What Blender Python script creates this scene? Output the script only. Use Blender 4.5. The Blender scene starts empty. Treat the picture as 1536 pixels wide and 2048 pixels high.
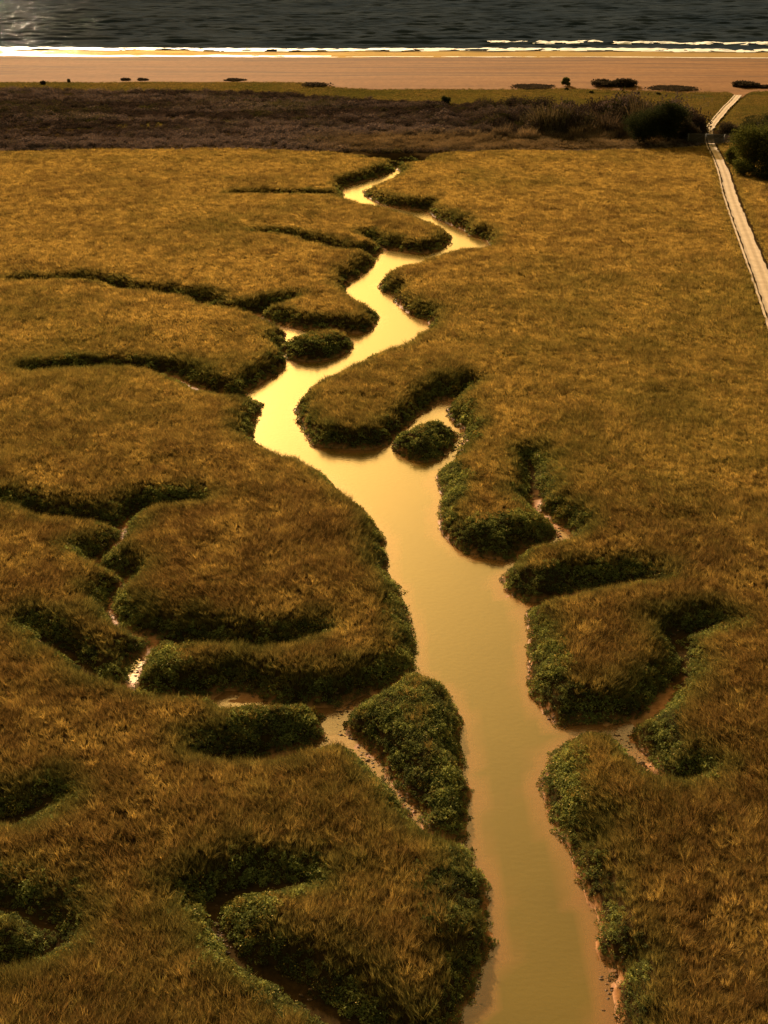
import bpy, math, random
import numpy as np
from math import radians as R

rng = np.random.default_rng(7)
random.seed(7)
scene = bpy.context.scene
COL = scene.collection

# ------------------------------------------------------------------ camera
W, H, F = 1536.0, 2048.0, 2600.0
PITCH = R(24.3)
CAMZ = 46.0
SUN_EL, SUN_AZ = R(21.0), R(-16.0)          # azimuth from +Y towards +X

cam = bpy.data.cameras.new('camera')
cam_o = bpy.data.objects.new('camera', cam)
COL.objects.link(cam_o)
cam.sensor_fit = 'VERTICAL'
cam.sensor_height = 36.0
cam.lens = 36.0 * F / H
cam.clip_start = 1.0
cam.clip_end = 30000.0
cam_o.location = (0, 0, CAMZ)
cam_o.rotation_euler = (math.pi / 2 - PITCH, 0, 0)
scene.camera = cam_o

cp, sp = math.cos(PITCH), math.sin(PITCH)


def ground(px, py, z=0.0):
    """where the sight line through a photograph pixel meets height z"""
    dx = (px - W / 2) / F
    u = -(py - H / 2) / F
    d = np.array([dx, cp + sp * u, -sp + cp * u])
    t = (z - CAMZ) / d[2]
    return np.array([d[0] * t, d[1] * t, z])


def project(x, y, z):
    """photograph pixel of world points (used to read density zones off the photograph)"""
    zc = y * cp - (z - CAMZ) * sp
    u = y * sp + (z - CAMZ) * cp
    return W / 2 + F * x / zc, H / 2 - F * u / zc


def ppm(py, z=1.5):
    p = ground(W / 2, py, z)
    return F / (p[1] * cp - (z - CAMZ) * sp)


# ------------------------------------------------------------------ noise
def vnoise(x, y, seed=0):
    T = np.random.default_rng(1000 + seed).random((256, 256))
    ix = np.floor(x).astype(int)
    iy = np.floor(y).astype(int)
    fx = x - ix
    fy = y - iy
    fx = fx * fx * (3 - 2 * fx)
    fy = fy * fy * (3 - 2 * fy)
    a = T[ix % 256, iy % 256]
    b = T[(ix + 1) % 256, iy % 256]
    c = T[ix % 256, (iy + 1) % 256]
    d = T[(ix + 1) % 256, (iy + 1) % 256]
    return (a * (1 - fx) + b * fx) * (1 - fy) + (c * (1 - fx) + d * fx) * fy


def fbm(x, y, size, seed=0, octv=3):
    """about -1..1"""
    s, a, tot = 0.0, 1.0, 0.0
    for o in range(octv):
        k = 2.0 ** o / size
        s = s + a * (vnoise(x * k + 13.7 * o, y * k + 7.1 * o, seed + o) * 2 - 1)
        tot += a
        a *= 0.5
    return s / tot * 1.5


def sstep(a, b, x):
    t = np.clip((x - a) / (b - a), 0, 1)
    return t * t * (3 - 2 * t)


# ------------------------------------------------------------------ materials
def mat(name):
    m = bpy.data.materials.new(name)
    m.use_nodes = True
    nt = m.node_tree
    for n in list(nt.nodes):
        nt.nodes.remove(n)
    out = nt.nodes.new('ShaderNodeOutputMaterial')
    return m, nt, out


def N(nt, t, **kw):
    n = nt.nodes.new(t)
    for k, v in kw.items():
        setattr(n, k, v)
    return n


def L(nt, a, b):
    nt.links.new(a, b)


def noise_node(nt, vec, scale, detail=4, rough=0.55):
    n = N(nt, 'ShaderNodeTexNoise')
    n.inputs['Scale'].default_value = scale
    n.inputs['Detail'].default_value = detail
    n.inputs['Roughness'].default_value = rough
    if vec is not None:
        L(nt, vec, n.inputs['Vector'])
    return n


def ramp(nt, fac, stops):
    r = N(nt, 'ShaderNodeValToRGB')
    e = r.color_ramp.elements
    while len(e) < len(stops):
        e.new(0.5)
    for i, (p, c) in enumerate(stops):
        e[i].position = p
        e[i].color = (c[0], c[1], c[2], 1)
    if fac is not None:
        L(nt, fac, r.inputs['Fac'])
    return r


def mixc(nt, fac, a, b, mode='MIX'):
    m = N(nt, 'ShaderNodeMix', data_type='RGBA', blend_type=mode)
    for sock, v in ((m.inputs[0], fac), (m.inputs[6], a), (m.inputs[7], b)):
        if hasattr(v, 'type') and hasattr(v, 'links'):
            L(nt, v, sock)
        elif isinstance(v, (tuple, list)):
            sock.default_value = (v[0], v[1], v[2], 1)
        else:
            sock.default_value = v
    return m.outputs[2]


def maprange(nt, v, a, b, c=0.0, d=1.0):
    m = N(nt, 'ShaderNodeMapRange')
    L(nt, v, m.inputs[0])
    for i, x in enumerate((a, b, c, d)):
        m.inputs[i + 1].default_value = x
    return m.outputs[0]


def bump(nt, height, strength, dist=0.1):
    b = N(nt, 'ShaderNodeBump')
    b.inputs['Strength'].default_value = strength
    b.inputs['Distance'].default_value = dist
    L(nt, height, b.inputs['Height'])
    return b.outputs['Normal']


def principled(nt, out, base, rough=0.8, normal=None, ior=None, spec=None):
    p = N(nt, 'ShaderNodeBsdfPrincipled')
    for sock, v in ((p.inputs['Base Color'], base), (p.inputs['Roughness'], rough)):
        if hasattr(v, 'links'):
            L(nt, v, sock)
        elif isinstance(v, (tuple, list)):
            sock.default_value = (v[0], v[1], v[2], 1)
        else:
            sock.default_value = v
    if ior:
        p.inputs['IOR'].default_value = ior
    if spec is not None:
        p.inputs['Specular IOR Level'].default_value = spec
    if normal is not None:
        L(nt, normal, p.inputs['Normal'])
    L(nt, p.outputs[0], out.inputs['Surface'])
    return p


def pos(nt):
    return N(nt, 'ShaderNodeNewGeometry').outputs['Position']


def scaled_pos(nt, s):
    m = N(nt, 'ShaderNodeVectorMath', operation='MULTIPLY')
    L(nt, pos(nt), m.inputs[0])
    m.inputs[1].default_value = s
    return m.outputs[0]


def attr(nt, name, kind='GEOMETRY'):
    a = N(nt, 'ShaderNodeAttribute', attribute_type=kind)
    a.attribute_name = name
    return a


def plant_material(name, trans=0.4, var=0.25, gloss=0.0):
    """leaf and blade material: colour comes with each plant, thin tissue lets light through"""
    m, nt, out = mat(name)
    c = attr(nt, 'col', 'INSTANCER')
    b = attr(nt, 'shade')
    r = maprange(nt, b.outputs['Fac'], 0, 1, 1 - var, 1 + var)
    col = N(nt, 'ShaderNodeVectorMath', operation='SCALE')
    L(nt, c.outputs['Vector'], col.inputs[0])
    L(nt, r, col.inputs['Scale'])
    d = N(nt, 'ShaderNodeBsdfDiffuse')
    t = N(nt, 'ShaderNodeBsdfTranslucent')
    L(nt, col.outputs[0], d.inputs[0])
    tc = N(nt, 'ShaderNodeVectorMath', operation='MULTIPLY')
    L(nt, col.outputs[0], tc.inputs[0])
    tc.inputs[1].default_value = (1.15, 1.0, 0.7)
    L(nt, tc.outputs[0], t.inputs[0])
    mx = N(nt, 'ShaderNodeMixShader')
    mx.inputs[0].default_value = trans
    L(nt, d.outputs[0], mx.inputs[1])
    L(nt, t.outputs[0], mx.inputs[2])
    if gloss > 0:
        g = N(nt, 'ShaderNodeBsdfGlossy')
        g.inputs['Roughness'].default_value = 0.45
        m2 = N(nt, 'ShaderNodeMixShader')
        m2.inputs[0].default_value = gloss
        L(nt, mx.outputs[0], m2.inputs[1])
        L(nt, g.outputs[0], m2.inputs[2])
        mx = m2
    L(nt, mx.outputs[0], out.inputs['Surface'])
    return m


def leaf_material(name, col, trans=0.35, var=0.3, nscale=0.6):
    m, nt, out = mat(name)
    b = attr(nt, 'shade')
    r = maprange(nt, b.outputs['Fac'], 0, 1, 1 - var, 1 + var)
    n = noise_node(nt, pos(nt), nscale, 2)
    r2 = maprange(nt, n.outputs['Fac'], 0.3, 0.7, 0.7, 1.3)
    mm = N(nt, 'ShaderNodeMath', operation='MULTIPLY')
    L(nt, r, mm.inputs[0])
    L(nt, r2, mm.inputs[1])
    c = N(nt, 'ShaderNodeVectorMath', operation='SCALE')
    c.inputs[0].default_value = col
    L(nt, mm.outputs[0], c.inputs['Scale'])
    d = N(nt, 'ShaderNodeBsdfDiffuse')
    t = N(nt, 'ShaderNodeBsdfTranslucent')
    L(nt, c.outputs[0], d.inputs[0])
    L(nt, c.outputs[0], t.inputs[0])
    mx = N(nt, 'ShaderNodeMixShader')
    mx.inputs[0].default_value = trans
    L(nt, d.outputs[0], mx.inputs[1])
    L(nt, t.outputs[0], mx.inputs[2])
    L(nt, mx.outputs[0], out.inputs['Surface'])
    return m


def bark_material(name, col):
    m, nt, out = mat(name)
    n = noise_node(nt, scaled_pos(nt, (6, 6, 1.5)), 2.0, 5)
    c = ramp(nt, n.outputs['Fac'], [(0.3, [x * 0.5 for x in col]), (0.7, col)])
    principled(nt, out, c.outputs[0], 0.9, bump(nt, n.outputs['Fac'], 0.6, 0.05))
    return m


# ------------------------------------------------------------------ mesh helpers
def make_mesh(name, verts, quads=None, tris=None, attrs=None, mats=(), mat_idx=None, smooth=False):
    verts = np.asarray(verts, np.float32)
    me = bpy.data.meshes.new(name)
    loops, starts, totals = [], [], []
    n = 0
    for fs, k in ((quads, 4), (tris, 3)):
        if fs is None or len(fs) == 0:
            continue
        fs = np.asarray(fs, np.int32)
        loops.append(fs.ravel())
        starts.append(n + np.arange(len(fs), dtype=np.int32) * k)
        totals.append(np.full(len(fs), k, np.int32))
        n += fs.size
    me.vertices.add(len(verts))
    me.vertices.foreach_set('co', verts.ravel())
    if n:
        me.loops.add(n)
        me.loops.foreach_set('vertex_index', np.concatenate(loops))
        st = np.concatenate(starts)
        me.polygons.add(len(st))
        me.polygons.foreach_set('loop_start', st)
        me.polygons.foreach_set('loop_total', np.concatenate(totals))
        if mat_idx is not None:
            me.polygons.foreach_set('material_index', np.asarray(mat_idx, np.int32))
        me.polygons.foreach_set('use_smooth', np.full(len(st), smooth, bool))
    for k, v in (attrs or {}).items():
        v = np.asarray(v)
        if v.ndim == 2:
            a = me.attributes.new(k, 'FLOAT_VECTOR', 'POINT')
            a.data.foreach_set('vector', v.astype(np.float32).ravel())
        elif v.dtype.kind == 'i':
            a = me.attributes.new(k, 'INT', 'POINT')
            a.data.foreach_set('value', v.astype(np.int32))
        else:
            a = me.attributes.new(k, 'FLOAT', 'POINT')
            a.data.foreach_set('value', v.astype(np.float32))
    for m in mats:
        me.materials.append(m)
    me.update(calc_edges=True)
    me.validate()
    return me


def link(name, me, parent=None, **props):
    o = bpy.data.objects.new(name, me)
    COL.objects.link(o)
    if parent is not None:
        o.parent = parent
    for k, v in props.items():
        o[k] = v
    return o


def thing(name, loc, label, cat, group=None):
    o = bpy.data.objects.new(name, None)
    o.empty_display_size = 0.3
    COL.objects.link(o)
    o.location = loc
    o['label'] = label
    o['category'] = cat
    if group:
        o['group'] = group
    return o


def grid_faces(nx, ny, off=0):
    i = np.arange(nx - 1)
    j = np.arange(ny - 1)
    I, J = np.meshgrid(i, j)
    a = (J * nx + I).ravel() + off
    return np.stack([a, a + 1, a + nx + 1, a + nx], 1)


class Tubes:
    def __init__(s):
        s.v, s.f, s.n = [], [], 0

    def tube(s, pts, radii, k=7):
        pts = np.asarray(pts, float)
        for i, p in enumerate(pts):
            a = pts[max(i - 1, 0)]
            b = pts[min(i + 1, len(pts) - 1)]
            t = b - a
            t = t / (np.linalg.norm(t) + 1e-9)
            u = np.cross(t, [0.31, 0.95, 0.05] if abs(t[1]) < 0.9 else [1, 0, 0])
            u /= np.linalg.norm(u)
            w = np.cross(t, u)
            for q in range(k):
                an = 2 * math.pi * q / k
                s.v.append(p + radii[i] * (math.cos(an) * u + math.sin(an) * w))
        for i in range(len(pts) - 1):
            for q in range(k):
                a = s.n + i * k + q
                b = s.n + i * k + (q + 1) % k
                s.f.append((a, b, b + k, a + k))
        for base, rev in ((s.n, True), (s.n + (len(pts) - 1) * k, False)):
            c = len(s.v)
            s.v.append(pts[0] if rev else pts[-1])
            for q in range(0, k):
                a, b = base + q, base + (q + 1) % k
                s.f.append((b, a, c, c) if rev else (a, b, c, c))
        s.n = len(s.v)

    def box(s, c, size, rot=0.0):
        c = np.asarray(c, float)
        hx, hy, hz = np.asarray(size) / 2
        ca, sa = math.cos(rot), math.sin(rot)
        for dz in (-hz, hz):
            for dx, dy in ((-hx, -hy), (hx, -hy), (hx, hy), (-hx, hy)):
                s.v.append(c + np.array([dx * ca - dy * sa, dx * sa + dy * ca, dz]))
        b = s.n
        s.f += [(b + 3, b + 2, b + 1, b), (b + 4, b + 5, b + 6, b + 7)]
        for q in range(4):
            r = (q + 1) % 4
            s.f.append((b + q, b + r, b + 4 + r, b + 4 + q))
        s.n = len(s.v)

    def mesh(s, name, mats, smooth=True):
        q = [f for f in s.f if f[2] != f[3]]
        t = [f[:3] for f in s.f if f[2] == f[3]]
        return make_mesh(name, np.array(s.v), q, t if t else None, None, mats, None, smooth)


def leaf_quads(centers, sizes, g, flat=0.0, aspect=0.55):
    """one diamond leaf per centre, random facing; flat > 0 turns them towards the sky"""
    n = len(centers)
    nor = g.normal(size=(n, 3))
    nor[:, 2] = np.abs(nor[:, 2]) + flat
    nor /= np.linalg.norm(nor, axis=1)[:, None]
    a = g.normal(size=(n, 3))
    u = np.cross(nor, a)
    u /= np.linalg.norm(u, axis=1)[:, None]
    v = np.cross(nor, u)
    s = sizes[:, None]
    bend = nor * s * 0.15
    V = np.stack([centers - u * s + bend, centers - v * s * aspect, centers + u * s + bend, centers + v * s * aspect], 1)
    return V.reshape(-1, 3), np.arange(4 * n).reshape(-1, 4)


# ------------------------------------------------------------------ creek outlines, read off the photograph
# (pixel x, pixel y, share of the bank height that hides the waterline there)
RIVER = [(905, 2500, 0), (905, 2100, 0), (912, 2050, 0), (940, 1975, 0), (970, 1925, 0), (972, 1890, 0), (966, 1840, 0),
 (958, 1780, 0), (944, 1730, .2), (932, 1700, .3), (940, 1655, 0), (944, 1610, 0), (932, 1555, 0), (918, 1505, 0), (912, 1440, 0),
 (902, 1395, .1), (880, 1368, .5), (850, 1355, .7), (826, 1345, .3), (826, 1310, 0), (822, 1270, 0), (812, 1235, 0), (803, 1200, 0),
 (790, 1165, 0), (774, 1135, .1), (771, 1095, .2), (757, 1052, .5), (728, 1010, .8), (692, 975, 1), (655, 940, 1), (612, 916, 1),
 (572, 900, 1), (535, 882, 1), (505, 868, 1), (502, 858, .6), (514, 838, .1), (518, 822, 0), (512, 805, .1), (500, 792, .4),
 (489, 786, 0), (505, 775, 0), (537, 756, 0), (564, 738, 0), (580, 727, 0), (576, 716, .2), (560, 702, .3), (553, 694, 0), (564, 683, 0),
 (569, 665, 0), (566, 648, 0), (574, 646, 0), (592, 655, 0), (614, 658, 0), (673, 662, 0), (719, 667, 0), (746, 656, 0), (753, 638, 0),
 (752, 626, .3), (738, 611, .6), (714, 592, .8), (697, 581, .8), (690, 574, .5), (698, 563, 0), (714, 556, 0), (737, 538, 0),
 (751, 524, 0), (753, 514, .2), (748, 507, .8), (754, 503, .3), (770, 500, 0), (785, 497, 0), (801, 502, 0), (838, 506, 0), (874, 501, 0),
 (894, 489, 0), (903, 475, .1), (899, 461, .6), (880, 446, 1), (847, 433, 1), (801, 421, 1), (756, 411, 1), (719, 402, 1),
 (692, 393, 1), (683, 386, .5), (685, 377, 0), (701, 370, 0), (719, 364, 0), (737, 360, 0), (765, 350, 0), (787, 341, 0), (790, 335, 0),
 (806, 339, .7), (787, 349, 1), (757, 359, 1), (737, 366, 1), (728, 376, .4), (731, 388, 0), (746, 401, 0), (774, 410, 0),
 (810, 418, 0), (838, 420, 0), (856, 420, 0), (862, 428, 0), (883, 441, 0), (910, 451, 0), (933, 463, 0), (943, 471, 0), (960, 474, 0),
 (977, 478, .3), (974, 486, 1), (956, 492, 1), (915, 494, 1), (883, 503, 1), (838, 517, 1), (801, 527, 1), (772, 543, .8),
 (757, 559, .4), (755, 570, 0), (763, 581, 0), (778, 586, 0), (790, 588, 0), (791, 597, 0), (802, 613, 0), (824, 629, 0), (851, 638, 0),
 (860, 645, .5), (851, 653, 1), (819, 672, 1), (787, 692, 1), (746, 706, 1), (710, 720, 1), (669, 736, 1), (637, 752, 1),
 (610, 774, .8), (595, 800, .4), (591, 815, 0), (597, 833, 0), (602, 852, 0), (614, 872, 0), (634, 890, 0), (690, 898, 0), (740, 896, 0),
 (768, 888, 0), (780, 880, 0), (802, 861, 0), (840, 830, 0), (878, 803, 0), (898, 792, 0), (906, 795, .4), (902, 812, .5), (918, 832, .4), (932, 855, .2),
 (937, 878, 0), (927, 900, 0), (905, 927, 0), (880, 950, 0), (875, 965, 0), (886, 985, 0), (893, 1000, 0), (884, 1025, 0), (880, 1058, 0), (897, 1083, 0),
 (930, 1104, 0), (960, 1115, 0), (1000, 1117, 0), (1030, 1115, 0), (1045, 1115, 0), (1025, 1135, .5), (1008, 1160, 0), (1012, 1175, 0),
 (1040, 1192, 0), (1060, 1200, .1), (1068, 1200, .6), (1055, 1222, .1), (1056, 1290, 0), (1062, 1340, 0), (1068, 1388, 0), (1085, 1412, 0),
 (1110, 1440, 0), (1145, 1455, 0), (1150, 1468, .6), (1120, 1485, .5), (1102, 1505, .2), (1096, 1555, 0), (1100, 1610, 0), (1115, 1655, 0),
 (1148, 1688, 0), (1156, 1705, 0), (1155, 1740, 0), (1175, 1790, 0), (1193, 1828, 0), (1194, 1870, 0), (1210, 1912, 0), (1238, 1962, 0),
 (1236, 2005, 0), (1232, 2050, 0), (1225, 2200, 0), (1225, 2500, 0)]
ISLET = [(560, 690, 0), (569, 677, .8), (605, 662, 1), (646, 656, 1), (692, 659, .9), (703, 670, .5), (709, 686, 0), (705, 697, 0),
 (673, 715, 0), (642, 722, 0), (605, 721, 0), (573, 711, 0)]
ISLET2 = [(783, 882, 0), (798, 862, .8), (828, 838, 1), (858, 831, 1), (888, 839, .9), (908, 855, .5), (914, 873, 0), (903, 897, 0), (876, 917, 0), (845, 923, 0),
 (812, 915, 0), (790, 901, 0)]
# side creeks: (pixel x, pixel y, hidden share, half width m, floor height m)
CREEKS = [
 [(800, 335, 0, 1.6, 0), (832, 326, .5, 1.4, .1), (805, 318, .6, 1.4, .15), (735, 316, .8, .9, .3)],
 [(688, 386, .8, 1.2, 0), (640, 383, 1, 1, .1), (560, 383, 1, .8, .2), (470, 384, 1, .4, .5)],
 [(775, 500, .5, 1.2, 0), (700, 496, .9, 1, .1), (640, 480, 1, .9, .15), (580, 466, 1, .7, .3), (520, 462, 1, .4, .6)],
 [(785, 497, .4, .8, .05), (760, 480, .8, .7, .3), (735, 466, .9, .5, .6)],
 [(566, 650, .5, 1.2, 0), (535, 627, .8, 1.1, .05), (500, 612, 1, 1, .1), (430, 602, 1, .8, .1), (400, 586, 1, .9, .15), (330, 578, 1, .8, .2),
  (250, 572, 1, .5, .2), (230, 562, 1, .6, .25), (150, 555, 1, .6, .3), (30, 558, 1, .4, .6)],
 [(500, 612, 1, .9, .1), (545, 609, .6, .8, .3), (585, 600, .5, .5, .7)],
 [(492, 788, .7, 1.1, 0), (460, 780, .9, 1, .05), (400, 763, 1, 1, .1), (350, 736, 1, .9, .1), (300, 726, 1, .8, .15), (200, 726, 1, .8, .2),
  (120, 728, 1, .7, .3), (60, 735, 1, .4, .6)],
 [(900, 795, .5, .7, .1), (932, 768, .8, .5, .5)],
 [(1050, 1108, 0, 1.2, .02), (1085, 1100, .1, 1.0, .05), (1119, 1075, .2, 1.1, .06), (1122, 1055, .3, 1.0, .06), (1100, 1028, .4, .9, .08),
  (1074, 1008, .4, .7, .1), (1076, 985, .5, .7, .2), (1072, 950, .6, .5, .3), (1062, 915, .7, .4, .7)],
 [(1068, 1200, .5, .9, 0), (1110, 1188, .8, .8, .05), (1180, 1165, .9, .7, .15), (1240, 1155, .9, .6, .4), (1290, 1155, .9, .4, .7)],
 [(1140, 1458, 0, .9, .03), (1190, 1462, .1, 1.3, .05), (1235, 1455, .2, 1.2, .06), (1290, 1420, .5, .7, .1), (1345, 1375, .6, .6, .15),
  (1378, 1335, .6, .5, .2), (1365, 1300, .5, .5, .25), (1345, 1270, .5, .6, .3), (1390, 1262, .6, .5, .5), (1435, 1255, .6, .4, .8)],
 [(1235, 1465, .2, .9, .05), (1270, 1490, .3, .7, .06), (1310, 1530, .5, .6, .1), (1340, 1552, .7, .6, .2), (1385, 1545, .8, .4, .6)],
 [(925, 1690, .2, .7, 0), (885, 1672, .3, .55, .05), (850, 1635, .4, .5, .06), (800, 1575, .5, .5, .07), (750, 1522, .5, .7, .07),
  (712, 1492, .4, .9, .06), (672, 1452, .3, 1.15, .05), (680, 1425, .3, .95, .05), (712, 1403, .3, .7, .06), (750, 1380, .3, .6, .06),
  (790, 1355, .3, .6, .05), (822, 1345, .2, .7, 0)],
 [(690, 1470, .3, .9, .06), (620, 1490, .5, .9, .06), (550, 1497, .8, .7, .1), (470, 1497, .9, .6, .2), (420, 1490, 1, .4, .6)],
 [(700, 1412, .3, .8, .06), (640, 1405, .5, .6, .06), (560, 1402, .6, .6, .06), (500, 1398, .5, 1.3, .06), (450, 1394, .45, 2.0, .06), (400, 1388, .6, .8, .08),
  (330, 1375, 1, .5, .1), (265, 1360, .7, .6, .08)],
 [(265, 1355, .6, .6, .08), (275, 1325, .3, .6, .08), (300, 1290, .4, .5, .1), (318, 1268, .5, .6, .1), (280, 1248, .8, .5, .1),
  (235, 1225, .7, .5, .1), (218, 1198, .5, .5, .1), (245, 1165, .6, .5, .12), (255, 1145, .6, .4, .12), (235, 1128, .9, .5, .12),
  (190, 1108, .8, .5, .12), (215, 1095, .6, .5, .12), (240, 1068, .4, .5, .12), (240, 1045, .5, .6, .14), (200, 1032, .9, .6, .2),
  (90, 1022, .9, .6, .2), (60, 1005, 1, .5, .3), (0, 996, 1, .5, .4), (-150, 985, 1, .4, .5)],
 [(243, 1045, .5, .7, .14), (265, 1020, .6, .6, .2), (300, 1005, .7, .6, .4), (392, 1002, .8, .4, .8)],
 [(318, 1268, .5, .6, .28), (400, 1275, .8, .7, .3), (480, 1284, .8, .8, .2), (550, 1285, .8, .7, .3), (625, 1268, .8, .4, .8)],
 [(265, 1358, .8, .5, .2), (190, 1345, .9, .5, .3), (140, 1300, .9, .6, .3), (110, 1285, .8, .6, .4), (60, 1258, .8, .4, .8)],
 [(605, 1775, .7, .4, .8), (520, 1782, .6, .7, .5), (450, 1797, .4, .8, .35), (425, 1830, .3, .8, .32), (432, 1870, .5, .7, .3),  # floor raised above mud level: dark soil stands in for the bank's shade
  (480, 1915, .6, .6, .3), (560, 1960, .6, .7, .3), (640, 2010, .6, .7, .28), (720, 2070, .6, .8, .25), (800, 2150, .5, .9, .1), (900, 2250, 0, 1, 0)],
 [(-120, 1650, .7, .7, .4), (0, 1637, .8, .7, .5), (60, 1627, .8, .6, .6), (100, 1605, .8, .4, .9)],
 [(-100, 1930, .8, .6, .4), (0, 1928, .8, .5, .4), (70, 1912, .8, .5, .4), (110, 1885, .7, .4, .5), (95, 1860, .5, .4, .5),
  (40, 1840, .3, .4, .6), (-50, 1820, .3, .4, .5)],
]
H_BANK = 1.6
H_HIDE = 1.95
NARROW = 0.88


def outline_pts(lst):
    out = []
    for e in lst:
        fl = e[2]
        p = ground(e[0], e[1], fl * H_HIDE)[:2]
        d = p / np.linalg.norm(p)
        out.append(p + d * fl * 1.4)
    return np.array(out)


def catmull(P, closed, n=4):
    P = np.asarray(P)
    m = len(P)
    out = []
    rg = range(m) if closed else range(m - 1)
    for i in rg:
        if closed:
            a, b, c, d = P[(i - 1) % m], P[i], P[(i + 1) % m], P[(i + 2) % m]
        else:
            a, b, c, d = P[max(i - 1, 0)], P[i], P[i + 1], P[min(i + 2, m - 1)]
        for k in range(n):
            t = k / n
            out.append(0.5 * ((2 * b) + (c - a) * t + (2 * a - 5 * b + 4 * c - d) * t * t + (3 * b - a - 3 * c + d) * t ** 3))
    if not closed:
        out.append(P[-1])
    return np.array(out)


def seg_dist(P, A, B, val=None):
    """distance of each P to the nearest of the segments; val: per-end values interpolated at the nearest point"""
    best = np.full(len(P), 1e9)
    bi = np.zeros(len(P), int)
    bt = np.zeros(len(P))
    AB = B - A
    ll = (AB ** 2).sum(1) + 1e-12
    for s in range(len(A)):
        dx = P[:, 0] - A[s, 0]
        dy = P[:, 1] - A[s, 1]
        t = np.clip((dx * AB[s, 0] + dy * AB[s, 1]) / ll[s], 0, 1)
        d = (dx - t * AB[s, 0]) ** 2 + (dy - t * AB[s, 1]) ** 2
        m = d < best
        best[m] = d[m]
        bi[m] = s
        bt[m] = t[m]
    return np.sqrt(best), bi, bt


def inside(P, Q):
    c = np.zeros(len(P), bool)
    n = len(Q)
    x, y = P[:, 0], P[:, 1]
    for i in range(n):
        x1, y1 = Q[i]
        x2, y2 = Q[(i + 1) % n]
        if y1 == y2:
            continue
        m = (y1 > y) != (y2 > y)
        c ^= m & (x < (x2 - x1) * (y - y1) / (y2 - y1) + x1)
    return c


def poly_sd(P, Q):
    d, _, _ = seg_dist(P, Q, np.roll(Q, -1, 0))
    return np.where(inside(P, Q), d, -d)       # positive inside


river = catmull(outline_pts(RIVER), True, 3)
islet = catmull(outline_pts(ISLET), True, 3)
islet2 = catmull(outline_pts(ISLET2), True, 3)
creeks = []
for c in CREEKS:
    p = catmull(outline_pts(c), False, 3)
    v = catmull(np.array([(e[3] * NARROW, e[4]) for e in c]), False, 3)
    creeks.append((p, v))

# track centre line (pixel), pale lane and the thin strip on its left
TRACK = [(1478, 192, 1.6), (1451, 222, 1.5), (1429.5, 246.5, 1.5), (1420, 265, 1.5), (1423, 291, 1.55), (1432, 309.5, 1.55), (1441.5, 329, 1.6),
 (1452, 358, 1.8), (1464, 400, 2.0), (1502, 500, 2.1), (1540, 600, 2.2), (1572, 690, 2.2), (1640, 880, 2.2), (1730, 1150, 2.2)]
track = catmull(np.array([ground(a, b, 1.5)[:2] for a, b, _ in TRACK]), False, 6)
track_w = catmull(np.array([[w] for _, _, w in TRACK]), False, 6)[:, 0]

# ------------------------------------------------------------------ marsh ground
STEP = 0.4
GX = np.arange(-116, 116.01, STEP)
GY = np.arange(24, 318.01, STEP)
nx, ny = len(GX), len(GY)
XX, YY = np.meshgrid(GX, GY)
P = np.stack([XX.ravel(), YY.ravel()], 1)
jx = fbm(P[:, 0], P[:, 1], 1.6, 50, 2) * 0.28 + fbm(P[:, 0], P[:, 1], 5, 53, 2) * 0.25
jy = fbm(P[:, 0], P[:, 1], 1.6, 60, 2) * 0.28 + fbm(P[:, 0], P[:, 1], 5, 63, 2) * 0.25
Q = P + np.stack([jx, jy], 1)

sd = np.full(len(P), 60.0)
near = np.ones(len(P), bool)
rs = -poly_sd(Q, river)
sd = rs.copy()
floor = np.minimum(0.0, np.clip(rs, -4, 0) * 0.17)
for p, v in creeks:
    lo, hi = p.min(0) - 14, p.max(0) + 14
    m = (Q[:, 0] > lo[0]) & (Q[:, 0] < hi[0]) & (Q[:, 1] > lo[1]) & (Q[:, 1] < hi[1])
    idx = np.nonzero(m)[0]
    d, bi, bt = seg_dist(Q[idx], p[:-1], p[1:])
    hw = v[bi, 0] * (1 - bt) + v[bi + 1, 0] * bt
    fz = v[bi, 1] * (1 - bt) + v[bi + 1, 1] * bt
    s = d - hw
    better = s < sd[idx]
    k = idx[better]
    # the floor of a side creek gives way to the river bed where it joins
    floor[k] = np.where(rs[k] < 0, floor[k], fz[better])
    sd[k] = s[better]
isd = np.maximum(poly_sd(Q, islet), poly_sd(Q, islet2))
floor = np.where(isd > sd, np.clip(isd, -4, 0) * 0.22, floor)
MUDFLAT = [(880, 808, 34, 26), (925, 880, 20, 50), (800, 862, 25, 25), (690, 1450, 60, 60), (1190, 1460, 60, 18), (1110, 1430, 36, 35), (975, 1990, 30, 55), (1212, 1985, 22, 70),
           (1035, 1120, 40, 12), (566, 690, 12, 22), (1010, 1185, 20, 20), (905, 1690, 30, 20), (590, 655, 25, 10), (850, 1350, 30, 15)]
mfx, mfy = project(P[:, 0], P[:, 1], np.zeros(len(P)))
mfw = np.zeros(len(P))
for cx, cy, rx, ry in MUDFLAT:
    mfw = np.maximum(mfw, 1 - ((mfx - cx) / rx) ** 2 - ((mfy - cy) / ry) ** 2)
mfw = sstep(0, 0.55, mfw) * sstep(-2.2, -0.4, sd + 0.4 * fbm(P[:, 0], P[:, 1], 2.0, 97, 2))
floor = np.where(floor < 0.03, floor * (1 - mfw) - 0.012 * mfw, floor)
floor = np.where((floor > 0) & (floor < 0.095), floor * 0.4 - 0.035, floor)
sd = np.maximum(sd, isd)
x_, y_ = P[:, 0], P[:, 1]
slope_w = 2.5 + 0.6 * fbm(x_, y_, 6, 70, 2)
t = np.clip(sd / slope_w, 0, 1)
prof = np.sin(t * math.pi / 2) ** 0.95
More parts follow.
